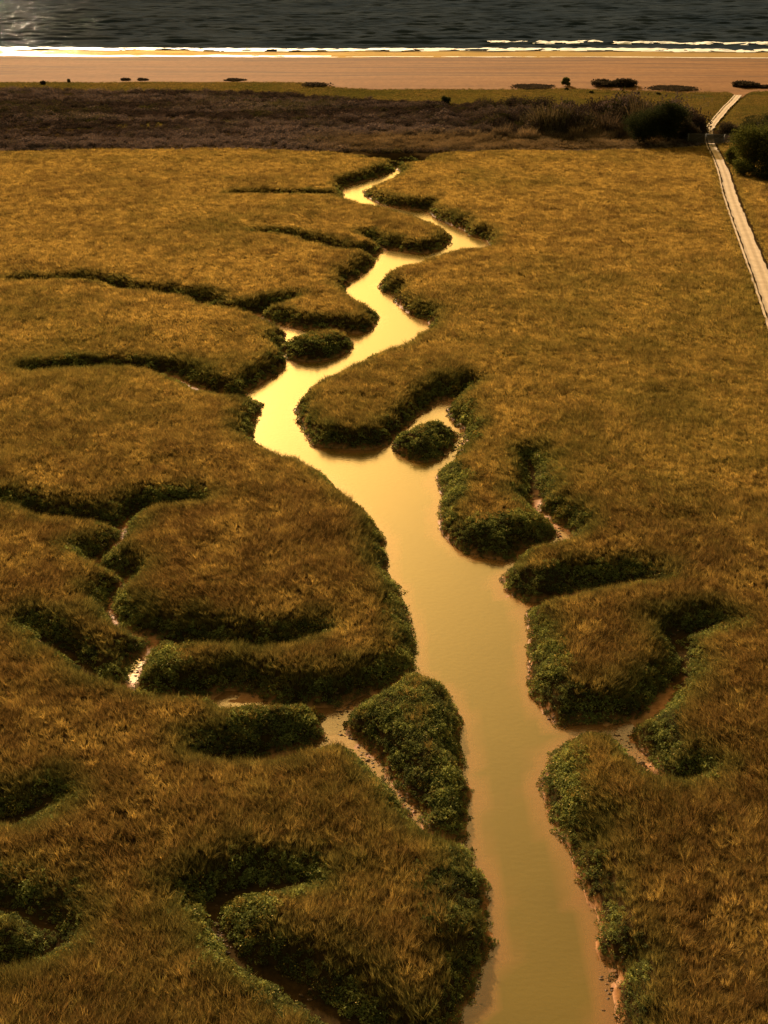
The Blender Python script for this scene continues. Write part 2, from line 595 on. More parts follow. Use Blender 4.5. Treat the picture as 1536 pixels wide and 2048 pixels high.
top = H_BANK + 0.16 * fbm(x_, y_, 22, 80, 3) + 0.10 * fbm(x_, y_, 4, 84, 2) + 0.25 * sstep(1.5, 9, sd)
z = np.where(sd > 0, floor + (top - floor) * prof, floor)
z = z + np.where(sd <= 0.2, 0.025 * fbm(x_, y_, 0.9, 90, 2), 0)
td, ti, tt = seg_dist(P, track[:-1], track[1:])
tw = track_w[ti]
TZ = 1.72
k = sstep(tw * 0.5 + 2.2, tw * 0.5 + 0.4, td)
z = z * (1 - k) + TZ * k
mud = sstep(0.22, 0.08, z + 0.06 * fbm(x_, y_, 0.8, 95, 2)) * sstep(0.5, 0.2, sd)

GRID = dict(sd=sd.reshape(ny, nx), z=z.reshape(ny, nx), td=(td - tw / 2).reshape(ny, nx))


def sample(name, x, y):
    g = GRID[name]
    fx = np.clip((x - GX[0]) / STEP, 0, nx - 1.001)
    fy = np.clip((y - GY[0]) / STEP, 0, ny - 1.001)
    i, j = fx.astype(int), fy.astype(int)
    a, b = fx - i, fy - j
    return (g[j, i] * (1 - a) + g[j, i + 1] * a) * (1 - b) + (g[j + 1, i] * (1 - a) + g[j + 1, i + 1] * a) * b


# dunes and beach heights
def shore_line(x):
    """Y of the water's edge; the coast runs very slightly askew"""
    return 528.0 - 0.021 * (x + 160) + 1.2 * np.sin(x / 37.0) + 0.7 * np.sin(x / 13.0 + 1)


TURF_PX = [(-900, 165), (0, 165), (250, 164), (500, 164.5), (620, 167), (680, 175), (900, 178), (1050, 177), (1150, 177), (1400, 181), (1536, 181), (2400, 181)]
TURF_W = np.array([ground(a, b, 2.1)[:2] for a, b in TURF_PX])


def turf_edge(x):
    """Y at which the dune turf gives way to sand"""
    return np.interp(x, TURF_W[:, 0], TURF_W[:, 1]) + 1.6 * fbm(x, x * 0, 17, 130, 3)


def land_z(x, y):
    base = 1.85 + 0.35 * fbm(x, y, 30, 100, 3) * sstep(300, 330, y) + 0.25 * sstep(380, 415, y)
    ys = shore_line(x)
    bz = 2.1 * np.clip((ys - y) / 105.0, -2.0, 1.0)
    k = sstep(395, 432, y)
    return base * (1 - k) + bz * k


m_ground, nt, out = mat('marsh_soil')
a_mud = attr(nt, 'mud').outputs['Fac']
n1 = noise_node(nt, pos(nt), 0.35, 6)
n2 = noise_node(nt, pos(nt), 3.0, 5, 0.7)
soil = ramp(nt, n2.outputs['Fac'], [(0.3, (0.020, 0.013, 0.006)), (0.7, (0.055, 0.033, 0.012))])
mudc = ramp(nt, n2.outputs['Fac'], [(0.25, (0.22, 0.092, 0.030)), (0.6, (0.46, 0.215, 0.080)), (0.8, (0.52, 0.26, 0.105))])
col = mixc(nt, a_mud, soil.outputs[0], mudc.outputs[0])
rgh = maprange(nt, a_mud, 0, 1, 0.95, 0.62)
pm = principled(nt, out, col, rgh, bump(nt, n2.outputs['Fac'], 0.4, 0.05), spec=0.0)
L(nt, maprange(nt, a_mud, 0.5, 1, 0.0, 0.10), pm.inputs['Specular IOR Level'])

# one sheet: fine grid over the marsh in view, and four broad aprons out to the horizon
V = [np.stack([P[:, 0], P[:, 1], z], 1)]
Fq = [grid_faces(nx, ny)]
A = [mud]
off = len(P)
far = 6000.0
for (x0, x1, y0, y1) in ((-far, GX[0], -far, GY[-1]), (GX[-1], far, -far, GY[-1]), (GX[0], GX[-1], -far, GY[0])):
    V.append(np.array([(x0, y0, 1.8), (x1, y0, 1.8), (x1, y1, 1.8), (x0, y1, 1.8)]))
    Fq.append(np.array([[0, 1, 2, 3]]) + off)
    A.append(np.zeros(4))
    off += 4
me = make_mesh('marsh_ground', np.concatenate(V), np.concatenate(Fq), None, {'mud': np.concatenate(A)}, [m_ground], None, True)
link('marsh_ground', me, kind='structure', label='salt marsh ground cut by winding tidal creeks with orange mud floors')

# dune land behind the marsh
m_dune, nt, out = mat('dune_soil')
n1 = noise_node(nt, pos(nt), 0.05, 5)
n2 = noise_node(nt, pos(nt), 0.8, 6, 0.7)
c1 = ramp(nt, n1.outputs['Fac'], [(0.35, (0.070, 0.060, 0.014)), (0.65, (0.12, 0.085, 0.020))])
c2 = ramp(nt, n2.outputs['Fac'], [(0.3, (0.55, 0.55, 0.5)), (0.7, (1.25, 1.2, 1.1))])
c = mixc(nt, 1.0, c1.outputs[0], c2.outputs[0], 'MULTIPLY')
principled(nt, out, c, 0.95, bump(nt, n2.outputs['Fac'], 0.8, 0.25), spec=0.0)

DX = np.concatenate([[-6000, -2500, -900, -400], np.arange(-240, 240.1, 2.0), [400, 900, 2500, 6000]])
DY = np.arange(316, 436.1, 2.0)
dx, dy = np.meshgrid(DX, DY)
dz = land_z(dx, dy)
dz[0, :] = 1.7
dz = dz - 1.2 * sstep(-0.5, 3, dy - turf_edge(dx))
dtr, _, _ = seg_dist(np.stack([dx.ravel(), dy.ravel()], 1), track[:-1], track[1:])
dz = dz - 0.3 * sstep(4.0, 2.0, dtr.reshape(dx.shape))
v = np.stack([dx.ravel(), dy.ravel(), dz.ravel()], 1)
link('dune_ground', make_mesh('dune_ground', v, grid_faces(len(DX), len(DY)), None, None, [m_dune], None, True), kind='structure',
     label='low grassy dune land between scrub and beach')

# ------------------------------------------------------------------ beach
m_beach, nt, out = mat('beach_sand')
wet = attr(nt, 'wet').outputs['Fac']
st = noise_node(nt, scaled_pos(nt, (0.014, 0.09, 1)), 1.0, 7, 0.68)
gr = noise_node(nt, scaled_pos(nt, (0.5, 0.2, 1)), 1.0, 6, 0.8)
dry = ramp(nt, st.outputs['Fac'], [(0.25, (0.150, 0.066, 0.022)), (0.5, (0.215, 0.100, 0.035)), (0.75, (0.255, 0.125, 0.047))])
dry2 = mixc(nt, 0.5, dry.outputs[0], ramp(nt, gr.outputs['Fac'], [(0.3, (0.5, 0.5, 0.5)), (0.7, (1.35, 1.35, 1.35))]).outputs[0], 'MULTIPLY')
band = attr(nt, 'wrack').outputs['Fac']
dry3 = mixc(nt, band, dry2, (0.075, 0.045, 0.026))
c = mixc(nt, wet, dry3, (0.22, 0.125, 0.06))
rg = maprange(nt, wet, 0, 1, 0.95, 0.12)
principled(nt, out, c, rg, bump(nt, gr.outputs['Fac'], 0.5, 0.2), spec=0.03)
BX = np.concatenate([[-6000, -2500, -900, -500], np.arange(-300, 300.1, 2.5), [500, 900, 2500, 6000]])
BY = np.concatenate([np.arange(386, 640.1, 1.0)])
bx, by = np.meshgrid(BX, BY)
bz = land_z(bx, by)
bz = bz + 0.03 * fbm(bx, by * 2, 7, 120, 3)
edge_b = turf_edge(bx)
bz = bz - 1.0 * sstep(edge_b, edge_b - 3, by)           # slips under the dune turf at its inland edge
s_ = shore_line(bx)
d_ = s_ - by
wetv = sstep(1.0, -1.0, d_ + 1.0 * fbm(bx, by, 9, 133, 2))
wr = np.zeros_like(bx)
for o_, w_, sd_ in ((53, 2.2, 1), (46, 1.6, 2), (30, 2.0, 3), (72, 2.4, 4), (84, 1.8, 6), (16, 3.0, 5)):
    cx_ = o_ + 4.0 * fbm(bx, by * 0, 55, 140 + sd_, 3)
    wr = np.maximum(wr, np.exp(-((d_ - cx_) / w_) ** 2) * np.clip(0.65 + 0.8 * fbm(bx, by * 0, 25, 150 + sd_, 3), 0, 1))
wr = np.maximum(wr, 0.45 * np.exp(-((d_ - 6) / 13) ** 2))
v = np.stack([bx.ravel(), by.ravel(), bz.ravel()], 1)
me = make_mesh('beach', v, grid_faces(len(BX), len(BY)), None, {'wet': wetv.ravel(), 'wrack': wr.ravel() * 0.75}, [m_beach], None, True)
link('beach', me, kind='structure', label='long orange sand beach with a wet glossy edge')

# ------------------------------------------------------------------ creek water
m_w, nt, out = mat('creek_water')
sh = attr(nt, 'deep').outputs['Fac']
n1 = noise_node(nt, scaled_pos(nt, (1.0, 1.6, 1)), 2.2, 3, 0.5)
n2 = noise_node(nt, pos(nt), 0.12, 3)
base = ramp(nt, n2.outputs['Fac'], [(0.3, (0.105, 0.067, 0.006)), (0.7, (0.128, 0.082, 0.008))])
wb = bump(nt, n1.outputs['Fac'], 0.16, 0.04)
wd = N(nt, 'ShaderNodeBsdfDiffuse')
L(nt, mixc(nt, sh, (0.40, 0.175, 0.052), base.outputs[0]), wd.inputs[0])
wt = N(nt, 'ShaderNodeBsdfTransparent')
wm = N(nt, 'ShaderNodeMixShader')
L(nt, maprange(nt, sh, 0.0, 1.0, 0.45, 1.0), wm.inputs[0])
L(nt, wt.outputs[0], wm.inputs[1])
L(nt, wd.outputs[0], wm.inputs[2])
wg = N(nt, 'ShaderNodeBsdfGlossy')
wg.inputs['Roughness'].default_value = 0.15
L(nt, wb, wg.inputs['Normal'])
wf = N(nt, 'ShaderNodeFresnel')
wf.inputs['IOR'].default_value = 1.85
L(nt, wb, wf.inputs['Normal'])
wo_ = N(nt, 'ShaderNodeMixShader')
L(nt, wf.outputs[0], wo_.inputs[0])
L(nt, wm.outputs[0], wo_.inputs[1])
L(nt, wg.outputs[0], wo_.inputs[2])
L(nt, wo_.outputs[0], out.inputs['Surface'])
WX = np.arange(-60, 60.01, 0.8)
WY = np.arange(24, 300.01, 0.8)
wx, wy = np.meshgrid(WX, WY)
wsd = sample('sd', wx.ravel(), wy.ravel()).reshape(wx.shape)
wz = sample('z', wx.ravel(), wy.ravel())
deep = sstep(0.0, 0.24, -wz)
f = grid_faces(len(WX), len(WY))
keep = (wsd.ravel()[f] < 1.2).any(1)
used = np.unique(f[keep])
remap = -np.ones(wx.size, int)
remap[used] = np.arange(len(used))
v = np.stack([wx.ravel(), wy.ravel(), np.zeros(wx.size)], 1)[used]
link('creek_water', make_mesh('creek_water', v, remap[f[keep]], None, {'deep': deep[used]}, [m_w], None, True), kind='structure',
     label='still golden water of the winding tidal creek')

# ------------------------------------------------------------------ sea
m_sea, nt, out = mat('sea_water')
n1 = noise_node(nt, scaled_pos(nt, (0.16, 0.5, 1)), 1.0, 5, 0.65)
n2 = noise_node(nt, pos(nt), 0.02, 3)
base = ramp(nt, n2.outputs['Fac'], [(0.3, (0.020, 0.030, 0.044)), (0.7, (0.036, 0.047, 0.060))])
sb = bump(nt, n1.outputs['Fac'], 0.55, 0.5)
sd_ = N(nt, 'ShaderNodeBsdfDiffuse')
L(nt, mixc(nt, attr(nt, 'shallow').outputs['Fac'], base.outputs[0], (0.30, 0.19, 0.075)), sd_.inputs[0])
L(nt, sb, sd_.inputs['Normal'])
sg_ = N(nt, 'ShaderNodeBsdfGlossy')
sg_.inputs['Roughness'].default_value = 0.035
L(nt, sb, sg_.inputs['Normal'])
smx = N(nt, 'ShaderNodeMixShader')
L(nt, maprange(nt, attr(nt, 'shallow').outputs['Fac'], 0, 1, 0.0012, 0.15), smx.inputs[0])
L(nt, sd_.outputs[0], smx.inputs[1])
L(nt, sg_.outputs[0], smx.inputs[2])
L(nt, smx.outputs[0], out.inputs['Surface'])
SX = np.arange(-330, 330.1, 1.8)
SY = np.concatenate([np.arange(520, 760, 1.1), np.arange(760, 1150, 1.9)])
sx, sy = np.meshgrid(SX, SY)
sz = np.zeros_like(sx)
g2 = np.random.default_rng(5)
for i in range(34):
    lam = 3.0 * (1.07 ** i) if i < 22 else 11 + 1.0 * (i - 22)
    th = g2.normal(0, 0.42)
    amp = 0.0125 * lam ** 0.8 * (0.6 + 0.8 * g2.random())
    kx, ky = 2 * math.pi / lam * math.sin(th), 2 * math.pi / lam * math.cos(th)
    ph = kx * sx + ky * sy + g2.random() * 6.28 + 0.9 * fbm(sx, sy, 70, 200 + i, 1)
    sz += amp * (np.sin(ph) + 0.25 * np.sin(2 * ph + 0.6))
shore_d = sy - shore_line(sx)
fade = sstep(6, 70, shore_d)
sz = sz * (0.10 + 0.9 * fade)
# breaking waves: a crest that runs the whole beach and a second one farther out on the right
c1 = 40 + 3.0 * fbm(sx, sy * 0, 45, 230, 3)
sz += 0.55 * np.exp(-((shore_d - c1) / 4.5) ** 2)
c2 = 70 - 0.0 * sx + 4.0 * fbm(sx, sy * 0, 60, 240, 3) - 0.03 * (sx - 80)
sz += 1.0 * np.exp(-((shore_d - c2) / 4.0) ** 2) * sstep(30, 60, sx)
sz += 0.6 * np.exp(-((shore_d - c2 + 6) / 4.0) ** 2) * sstep(-40, -5, sx) * sstep(70, 40, sx)
v = np.stack([sx.ravel(), sy.ravel(), sz.ravel() + 0.02], 1)
Fs = [grid_faces(len(SX), len(SY))]
VV = [v]
shal = sstep(30, 20, shore_d + 3 * fbm(sx, sy, 14, 250, 3))
SA = [shal.ravel()]
o_ = len(v)
for (x0, x1, y0, y1) in ((-20000, SX[0], 520, SY[-1]), (SX[-1], 20000, 520, SY[-1]), (-20000, 20000, SY[-1], 20000)):
    VV.append(np.array([(x0, y0, 0.02), (x1, y0, 0.02), (x1, y1, 0.02), (x0, y1, 0.02)]))
    Fs.append(np.array([[0, 1, 2, 3]]) + o_)
    SA.append(np.zeros(4))
    o_ += 4
link('sea', make_mesh('sea', np.concatenate(VV), np.concatenate(Fs), None, {'shallow': np.concatenate(SA)}, [m_sea], None, True), kind='structure',
     label='dark choppy sea with low wave crests')

# surf foam: lumpy white sheets riding on the wave fronts
m_foam, nt, out = mat('foam')
n1 = noise_node(nt, scaled_pos(nt, (0.5, 1, 1)), 1.0, 5, 0.7)
c = ramp(nt, n1.outputs['Fac'], [(0.3, (0.72, 0.68, 0.6)), (0.6, (0.88, 0.87, 0.84))])
principled(nt, out, c.outputs[0], 0.6, bump(nt, n1.outputs['Fac'], 0.8, 0.4))


def foam_strip(name, xs, inner, outer, base_z, label, height=0.35, gap=-2.0, seed=0):
    rows = 14
    x = np.repeat(xs[None, :], rows, 0)
    tt_ = np.linspace(0, 1, rows)[:, None]
    d = inner[None, :] * (1 - tt_) + outer[None, :] * tt_
    y = shore_line(x) + d
    zz = base_z[None, :] * np.ones_like(y) + height * np.sin(np.pi * tt_) ** 0.6 * (0.7 + 0.5 * fbm(x, y, 3.5, seed, 3))
    if name == 'wave_foam':
        zz += 0
    dens = fbm(x, y * 1.6, 5, seed + 9, 4) + 0.8 * np.sin(np.pi * tt_)
    v = np.stack([x.ravel(), y.ravel(), zz.ravel()], 1)
    f = grid_faces(len(xs), rows)
    k = dens.ravel()[f].mean(1) > gap
    return v, f[k]


foam_v, foam_f, fo = [], [], 0


def add_foam(*a, **k):
    global fo
    v, f = foam_strip(*a, **k)
    foam_v.append(v)
    foam_f.append(f + fo)
    fo += len(v)


xs = np.arange(-320, 320, 0.6)
n_ = lambda size, seed: fbm(xs, xs * 0 + 3.3, size, seed, 4)
add_foam('wave_foam', xs, 25 + 3 * n_(30, 301), 38 + 3.0 * n_(45, 230) + 3 * n_(12, 303), 0.05 + 0 * xs, '', height=0.6, gap=0.12, seed=310)
xr = np.arange(44, 320, 0.6)
n2_ = lambda size, seed: fbm(xr, xr * 0 + 3.3, size, seed, 4)
add_foam('wave_foam', xr, 58 + 2 * n2_(25, 321) - 0.03 * (xr - 80), 69 + 2 * n2_(30, 322) - 0.03 * (xr - 80), 0.1 + 0 * xr, '', height=1.0, gap=0.15, seed=330)
xl = np.arange(-320, -20, 0.9)
n3_ = lambda size, seed: fbm(xl, xl * 0 + 3.3, size, seed, 4)
add_foam('wave_foam', xl, 0 + 1.2 * n3_(14, 341), 7 + 3 * n3_(20, 342), 0.06 + 0 * xl, '', height=0.10, gap=0.25, seed=350)
add_foam('wave_foam', xs, -0.6 + 0.5 * n_(9, 361), 1.2 + 0.7 * n_(12, 362), 0.06 + 0 * xs, '', height=0.08, gap=-0.1, seed=370)
link('surf_foam', make_mesh('surf_foam', np.concatenate(foam_v), np.concatenate(foam_f), None, None, [m_foam], None, True), kind='stuff',
     label='white surf breaking in ragged lines along the beach', category='foam')

# ------------------------------------------------------------------ track
m_tr, nt, out = mat('track_gravel')
across = attr(nt, 'across').outputs['Fac']
n1 = noise_node(nt, pos(nt), 0.7, 6, 0.7)
n2 = noise_node(nt, pos(nt), 7.0, 4, 0.7)
g = ramp(nt, n1.outputs['Fac'], [(0.3, (0.36, 0.25, 0.14)), (0.7, (0.50, 0.37, 0.23))])
rut = ramp(nt, across, [(0.0, (0.72, 0.68, 0.62)), (0.22, (1.12, 1.1, 1.08)), (0.5, (0.80, 0.74, 0.62)), (0.78, (1.12, 1.1, 1.08)), (1.0, (0.72, 0.68, 0.62))])
c = mixc(nt, 1.0, g.outputs[0], rut.outputs[0], 'MULTIPLY')
c = mixc(nt, 0.5, c, ramp(nt, n2.outputs['Fac'], [(0.3, (0.7, 0.7, 0.7)), (0.7, (1.2, 1.2, 1.2))]).outputs[0], 'MULTIPLY')
principled(nt, out, c, 0.9, bump(nt, n2.outputs['Fac'], 0.5, 0.04))


def ribbon(path, w0, w1, zoff, cols=7, wob=0.12, seed=0):
    pts = catmull(path, False, 8)
    ww0 = np.interp(np.linspace(0, 1, len(pts)), np.linspace(0, 1, len(w0)), w0)
    ww1 = np.interp(np.linspace(0, 1, len(pts)), np.linspace(0, 1, len(w1)), w1)
    tg = np.gradient(pts, axis=0)
    tg /= np.linalg.norm(tg, axis=1)[:, None]
    nrm = np.stack([-tg[:, 1], tg[:, 0]], 1)
    V, ac = [], []
    for i in range(len(pts)):
        for c in range(cols):
            u = c / (cols - 1)
            w = ww0[i] * (1 - u) + ww1[i] * u
            q = pts[i] + nrm[i] * w
            if c in (0, cols - 1):
                q = q + nrm[i] * wob * float(fbm(np.array([q[0]]), np.array([q[1]]), 2.0, seed, 2)[0])
            if q[1] < 316:
                zg = float(sample('z', np.array([q[0]]), np.array([q[1]]))[0])
            else:
                zg = float(land_z(np.array([q[0]]), np.array([q[1]]))[0])
            V.append((q[0], q[1], max(zg, TZ if q[1] < 316 else zg) + zoff - 0.03 * math.cos((u - 0.25) * 4 * math.pi) * (cols > 3)))
            ac.append(u)
    return np.array(V), grid_faces(cols, len(pts)), np.array(ac)


# path runs from the beach towards the camera; the normal then points to the right-hand side
va, fa, aa = ribbon(track, -track_w * 0.5, track_w * 0.5, 0.07, 9, 0.14, 400)
right_is_plus = (va[8, 0] > va[0, 0])
sgn = 1 if right_is_plus else -1
strip_a, strip_b = -sgn * (track_w * 0.5 + 0.52), -sgn * (track_w * 0.5 + 0.22)
vb, fb, ab = ribbon(track, np.minimum(strip_a, strip_b), np.maximum(strip_a, strip_b), 0.12, 3, 0.06, 410)
fl = np.array([(1455, 178.5), (1466, 181), (1473, 186), (1478, 192)], float)
link('track', make_mesh('track', np.concatenate([va, vb]), np.concatenate([fa, fb + len(va)]), None,
     {'across': np.concatenate([aa, 0.25 + 0 * ab])}, [m_tr], None, True), kind='structure', label='pale gravel track running to the beach with a thin strip beside it')

# sandy apron where the track opens on to the beach
ap = np.array([(1440, 179), (1455, 181), (1466, 185), (1472, 192), (1484, 192), (1494, 186), (1512, 181), (1550, 180), (1620, 178.5), (1620, 175), (1480, 174), (1400, 175)], float)
apw = catmull(np.array([ground(a, b, 2.1)[:2] for a, b in ap]), True, 4)
c0 = apw.mean(0)
av, af = [], []
for ring in (0.0, 0.5, 1.0):
    for q in apw:
        w = c0 + (q - c0) * (0.02 + 0.98 * ring)
        av.append((w[0], w[1], float(land_z(np.array([w[0]]), np.array([w[1]]))[0]) + 0.02))
na = len(apw)
for r_ in range(2):
    for q in range(na):
        a, b = r_ * na + q, r_ * na + (q + 1) % na
        af.append((a, b, b + na, a + na))
link('sandy_apron_ground', make_mesh('sandy_apron_ground', av, af, None, {'wet': np.zeros(len(av)), 'wrack': np.zeros(len(av))}, [m_beach], None, True),
     kind='structure', label='fan of bare sand where the track meets the beach')


# ------------------------------------------------------------------ scattered vegetation (stuff)
def scatter_nodes(name):
    g = bpy.data.node_groups.new(name, 'GeometryNodeTree')
    g.interface.new_socket('Geometry', in_out='INPUT', socket_type='NodeSocketGeometry')
    g.interface.new_socket('Geometry', in_out='OUTPUT', socket_type='NodeSocketGeometry')
    nd = g.nodes
    gi, go = nd.new('NodeGroupInput'), nd.new('NodeGroupOutput')

    def named(n, t):
        a = nd.new('GeometryNodeInputNamedAttribute')
        a.data_type = t
        a.inputs['Name'].default_value = n
        return next(o for o in a.outputs if o.enabled and o.name == 'Attribute')
    var = named('variant', 'INT')
    cmp_ = nd.new('FunctionNodeCompare')
    cmp_.data_type = 'INT'
    cmp_.operation = 'GREATER_EQUAL'
    ins = [i for i in cmp_.inputs if i.enabled]
    g.links.new(var, ins[0])
    ins[1].default_value = 0
    sep = nd.new('GeometryNodeSeparateGeometry')
    sep.domain = 'POINT'
    g.links.new(gi.outputs[0], sep.inputs['Geometry'])
    g.links.new(cmp_.outputs[0], sep.inputs['Selection'])
    spl = nd.new('GeometryNodeSplitToInstances')
    spl.domain = 'POINT'
    g.links.new(sep.outputs['Selection'], spl.inputs['Geometry'])
    g.links.new(var, spl.inputs['Group ID'])
    iop = nd.new('GeometryNodeInstanceOnPoints')
    g.links.new(sep.outputs['Inverted'], iop.inputs['Points'])
    g.links.new(spl.outputs['Instances'], iop.inputs['Instance'])
    iop.inputs['Pick Instance'].default_value = True
    g.links.new(named('pick', 'INT'), iop.inputs['Instance Index'])
    g.links.new(named('rot', 'FLOAT_VECTOR'), iop.inputs['Rotation'])
    g.links.new(named('scl', 'FLOAT_VECTOR'), iop.inputs['Scale'])
    g.links.new(iop.outputs[0], go.inputs[0])
    return g


SCATTER = scatter_nodes('scatter_plants')


def scatter(name, protos, pts, rot, scl, pick, col, mats, label, cat):
    """protos: list of (verts, quads, shade, material indices); one object that scatters them at pts"""
    V, Fq, sh, var, mi = [], [], [], [], []
    o = 0
    for i, (v, f, s, m) in enumerate(protos):
        V.append(v)
        Fq.append(f + o)
        sh.append(s)
        var.append(np.full(len(v), i))
        mi.append(m)
        o += len(v)
    n = len(pts)
    z3 = np.zeros((o, 3))
    me = make_mesh(name, np.concatenate(V + [pts]), np.concatenate(Fq), None, {
        'variant': np.concatenate(var + [np.full(n, -1)]).astype(np.int32),
        'shade': np.concatenate(sh + [np.zeros(n)]),
        'pick': np.concatenate([np.zeros(o), pick]).astype(np.int32),
        'rot': np.concatenate([z3, rot]), 'scl': np.concatenate([z3 + 1, scl]), 'col': np.concatenate([z3 + 0.1, col])},
        mats, np.concatenate(mi))
    ob = link(name, me, kind='stuff', label=label, category=cat)
    md = ob.modifiers.new('scatter', 'NODES')
    md.node_group = SCATTER
    print(name, n)
    return ob


def grass_tuft(g, blades, height, spread, width, lean=0.35, segs=2):
    V, Fq, S = [], [], []
    o = 0
    for b in range(blades):
        a = g.random() * 2 * math.pi
        r = spread * math.sqrt(g.random())
        base = np.array([r * math.cos(a), r * math.sin(a), -0.05])
        h = height * (0.6 + 0.5 * g.random())
        out_a = a + g.normal(0, 0.8)
        outw = (0.18 + 0.45 * g.random()) * h
        dirv = np.array([math.cos(out_a) * outw + lean * h, math.sin(out_a) * outw, 0])
        side_a = g.random() * math.pi
        side = np.array([math.cos(side_a), math.sin(side_a), 0.0]) * width * (0.7 + 0.6 * g.random())
        s = g.random()
        for k in range(segs + 1):
            u = k / segs
            c = base + np.array([0, 0, h * u * (1 - 0.22 * u)]) + dirv * u ** 1.8
            w = side * (1 - 0.75 * u ** 1.5) * (0.5 + 0.8 * u * (1.3 - u))
            V += [c - w, c + w]
            S += [s, s]
        for k in range(segs):
            q = o + 2 * k
            Fq.append((q, q + 1, q + 3, q + 2))
        o += 2 * (segs + 1)
    Fq = np.array(Fq)
    return np.array(V), Fq, np.array(S), np.zeros(len(Fq), int)


def leaf_clump(g, n, rad, size, height, flowers=0, flat=0.3):
    d = g.normal(size=(n, 3))
    d /= np.linalg.norm(d, axis=1)[:, None]
    d[:, 2] = np.abs(d[:, 2])
    r = rad * (0.45 + 0.55 * g.random(n) ** 0.5)
    lump = 1 + 0.25 * np.sin(d[:, 0] * 5 + g.random() * 6) * np.sin(d[:, 1] * 5 + g.random() * 6)
    c = d * (r * lump)[:, None]
    c[:, 2] = c[:, 2] * height / rad
    v, f = leaf_quads(c, size * (0.6 + 0.8 * g.random(n)), g, flat)
    s = np.repeat(g.random(n), 4)
    m = np.zeros(n, int)
    if flowers:
        d = g.normal(size=(flowers, 3))
        d /= np.linalg.norm(d, axis=1)[:, None]
        d[:, 2] = np.abs(d[:, 2])
        c = d * rad * 1.03
        c[:, 2] *= height / rad
        v2, f2 = leaf_quads(c, size * 0.55 * np.ones(flowers), g, 1.0, 0.9)
        f = np.concatenate([f, f2 + len(v)])
        v = np.concatenate([v, v2])
        s = np.concatenate([s, np.repeat(g.random(flowers), 4)])
        m = np.concatenate([m, np.ones(flowers, int)])
    return v, f, s, m


def in_view(x, y, z, margin=330):
    px, py = project(x, y, z)
    return (px > -margin) & (px < W + margin) & (py > -margin) & (py < H + margin * 1.6)


m_grass = plant_material('grass_blade', 0.48, 0.45)
m_leaf = plant_material('leaf', 0.35, 0.45)
m_twig = plant_material('scrub_twig', 0.22, 0.45)
m_flower, nt, out = mat('yellow_flower')
principled(nt, out, (0.55, 0.36, 0.03), 0.7)


def stratified(dens_fn, x0, x1, y0, y1, cell, g):
    xs_ = np.arange(x0, x1, cell)
    ys_ = np.arange(y0, y1, cell)
    a, b = np.meshgrid(xs_, ys_)
    a = a.ravel() + g.random(a.size) * cell
    b = b.ravel() + g.random(b.size) * cell
    k = g.random(a.size) < dens_fn(a, b)
    return a[k], b[k]


# scrub zone, its edges read off the photograph
SCR_LO = [(-200, 309), (0, 308), (300, 303), (450, 300), (600, 305), (700, 311), (770, 316), (830, 322), (870, 312), (1000, 306), (1150, 306), (1330, 304), (1400, 300), (1411, 292), (1800, 292)]
SCR_HI = [(-200, 178), (0, 180), (250, 183), (520, 188), (700, 202), (880, 210), (1000, 216), (1150, 232), (1200, 236), (1330, 250), (1400, 256), (1420, 262), (1800, 262)]


def scrub_zone(x, y):
    px, py = project(x, y, 1.8)
    wob = 5 * fbm(x, y, 14, 500, 3)
    lo = np.interp(px, [a for a, _ in SCR_LO], [b for _, b in SCR_LO]) + wob * 0.5
    hi = np.interp(px, [a for a, _ in SCR_HI], [b for _, b in SCR_HI]) + wob * 0.4
    return px, py, (py < lo) & (py > hi), lo, hi


# --- marsh grass
g = np.random.default_rng(11)
protos = [grass_tuft(g, 52, 0.60, 0.22, 0.015, 0.30, 2) for _ in range(5)] + [grass_tuft(g, 48, 0.60, 0.30, 0.024, 0.30, 2) for _ in range(4)]
near_x, near_y = stratified(lambda a, b: 1.0, -80, 80, 30, 145, 0.36, g)
far_x, far_y = stratified(lambda a, b: 1.0, -115, 115, 145, 309, 0.46, g)
ax = np.concatenate([near_x, far_x])
ay = np.concatenate([near_y, far_y])
isfar = np.concatenate([np.zeros(len(near_x), bool), np.ones(len(far_x), bool)])
asd = sample('sd', ax, ay)
az = sample('z', ax, ay)
atd = sample('td', ax, ay)
gw = 0.95 + 0.95 * fbm(ax, ay, 9, 510, 3) + 0.5 * fbm(ax, ay, 2.2, 515, 2)
# broad leafy margins: the islands and spits that the photograph shows wholly green
apx, apy = project(ax, ay, az)
GREEN = [(800, 1440, 95, 130), (880, 1580, 70, 110), (560, 1445, 110, 45), (850, 870, 70, 50), (635, 690, 75, 40), (1090, 1165, 90, 40), (1130, 1560, 60, 80),
         (1100, 1350, 45, 110), (1010, 1070, 90, 50), (330, 1310, 60, 40), (880, 1780, 80, 90), (500, 1820, 60, 30), (1340, 1440, 45, 80), (910, 960, 40, 50)]
def green_boost(px, py):
    b = np.zeros(len(px))
    for cx, cy, rx, ry in GREEN:
        b = np.maximum(b, 1 - ((px - cx) / rx) ** 2 - ((py - cy) / ry) ** 2)
    return np.clip(b, 0, 1)
gw = gw * (1 - 0.6 * sstep(90, 190, ay))
gw = gw + 4.0 * np.sqrt(green_boost(apx, apy))
px, py, inz, lo, hi = scrub_zone(ax, ay)
keep = in_view(ax, ay, az) & (asd > 0.28) & (az > 0.12) & (asd > gw * 0.7 - 1.3 + 1.9 * g.random(len(ax))) & (atd > 0.58) & ~(inz & (py < lo - 3))
ax, ay, az, asd, atd, isfar = (q[keep] for q in (ax, ay, az, asd, atd, isfar))
n = len(ax)
big = fbm(ax, ay, 28, 520, 3)
mid = fbm(ax, ay, 6, 525, 3)
sm = fbm(ax, ay, 1.7, 528, 2)
gold = np.array([0.405, 0.290, 0.092])
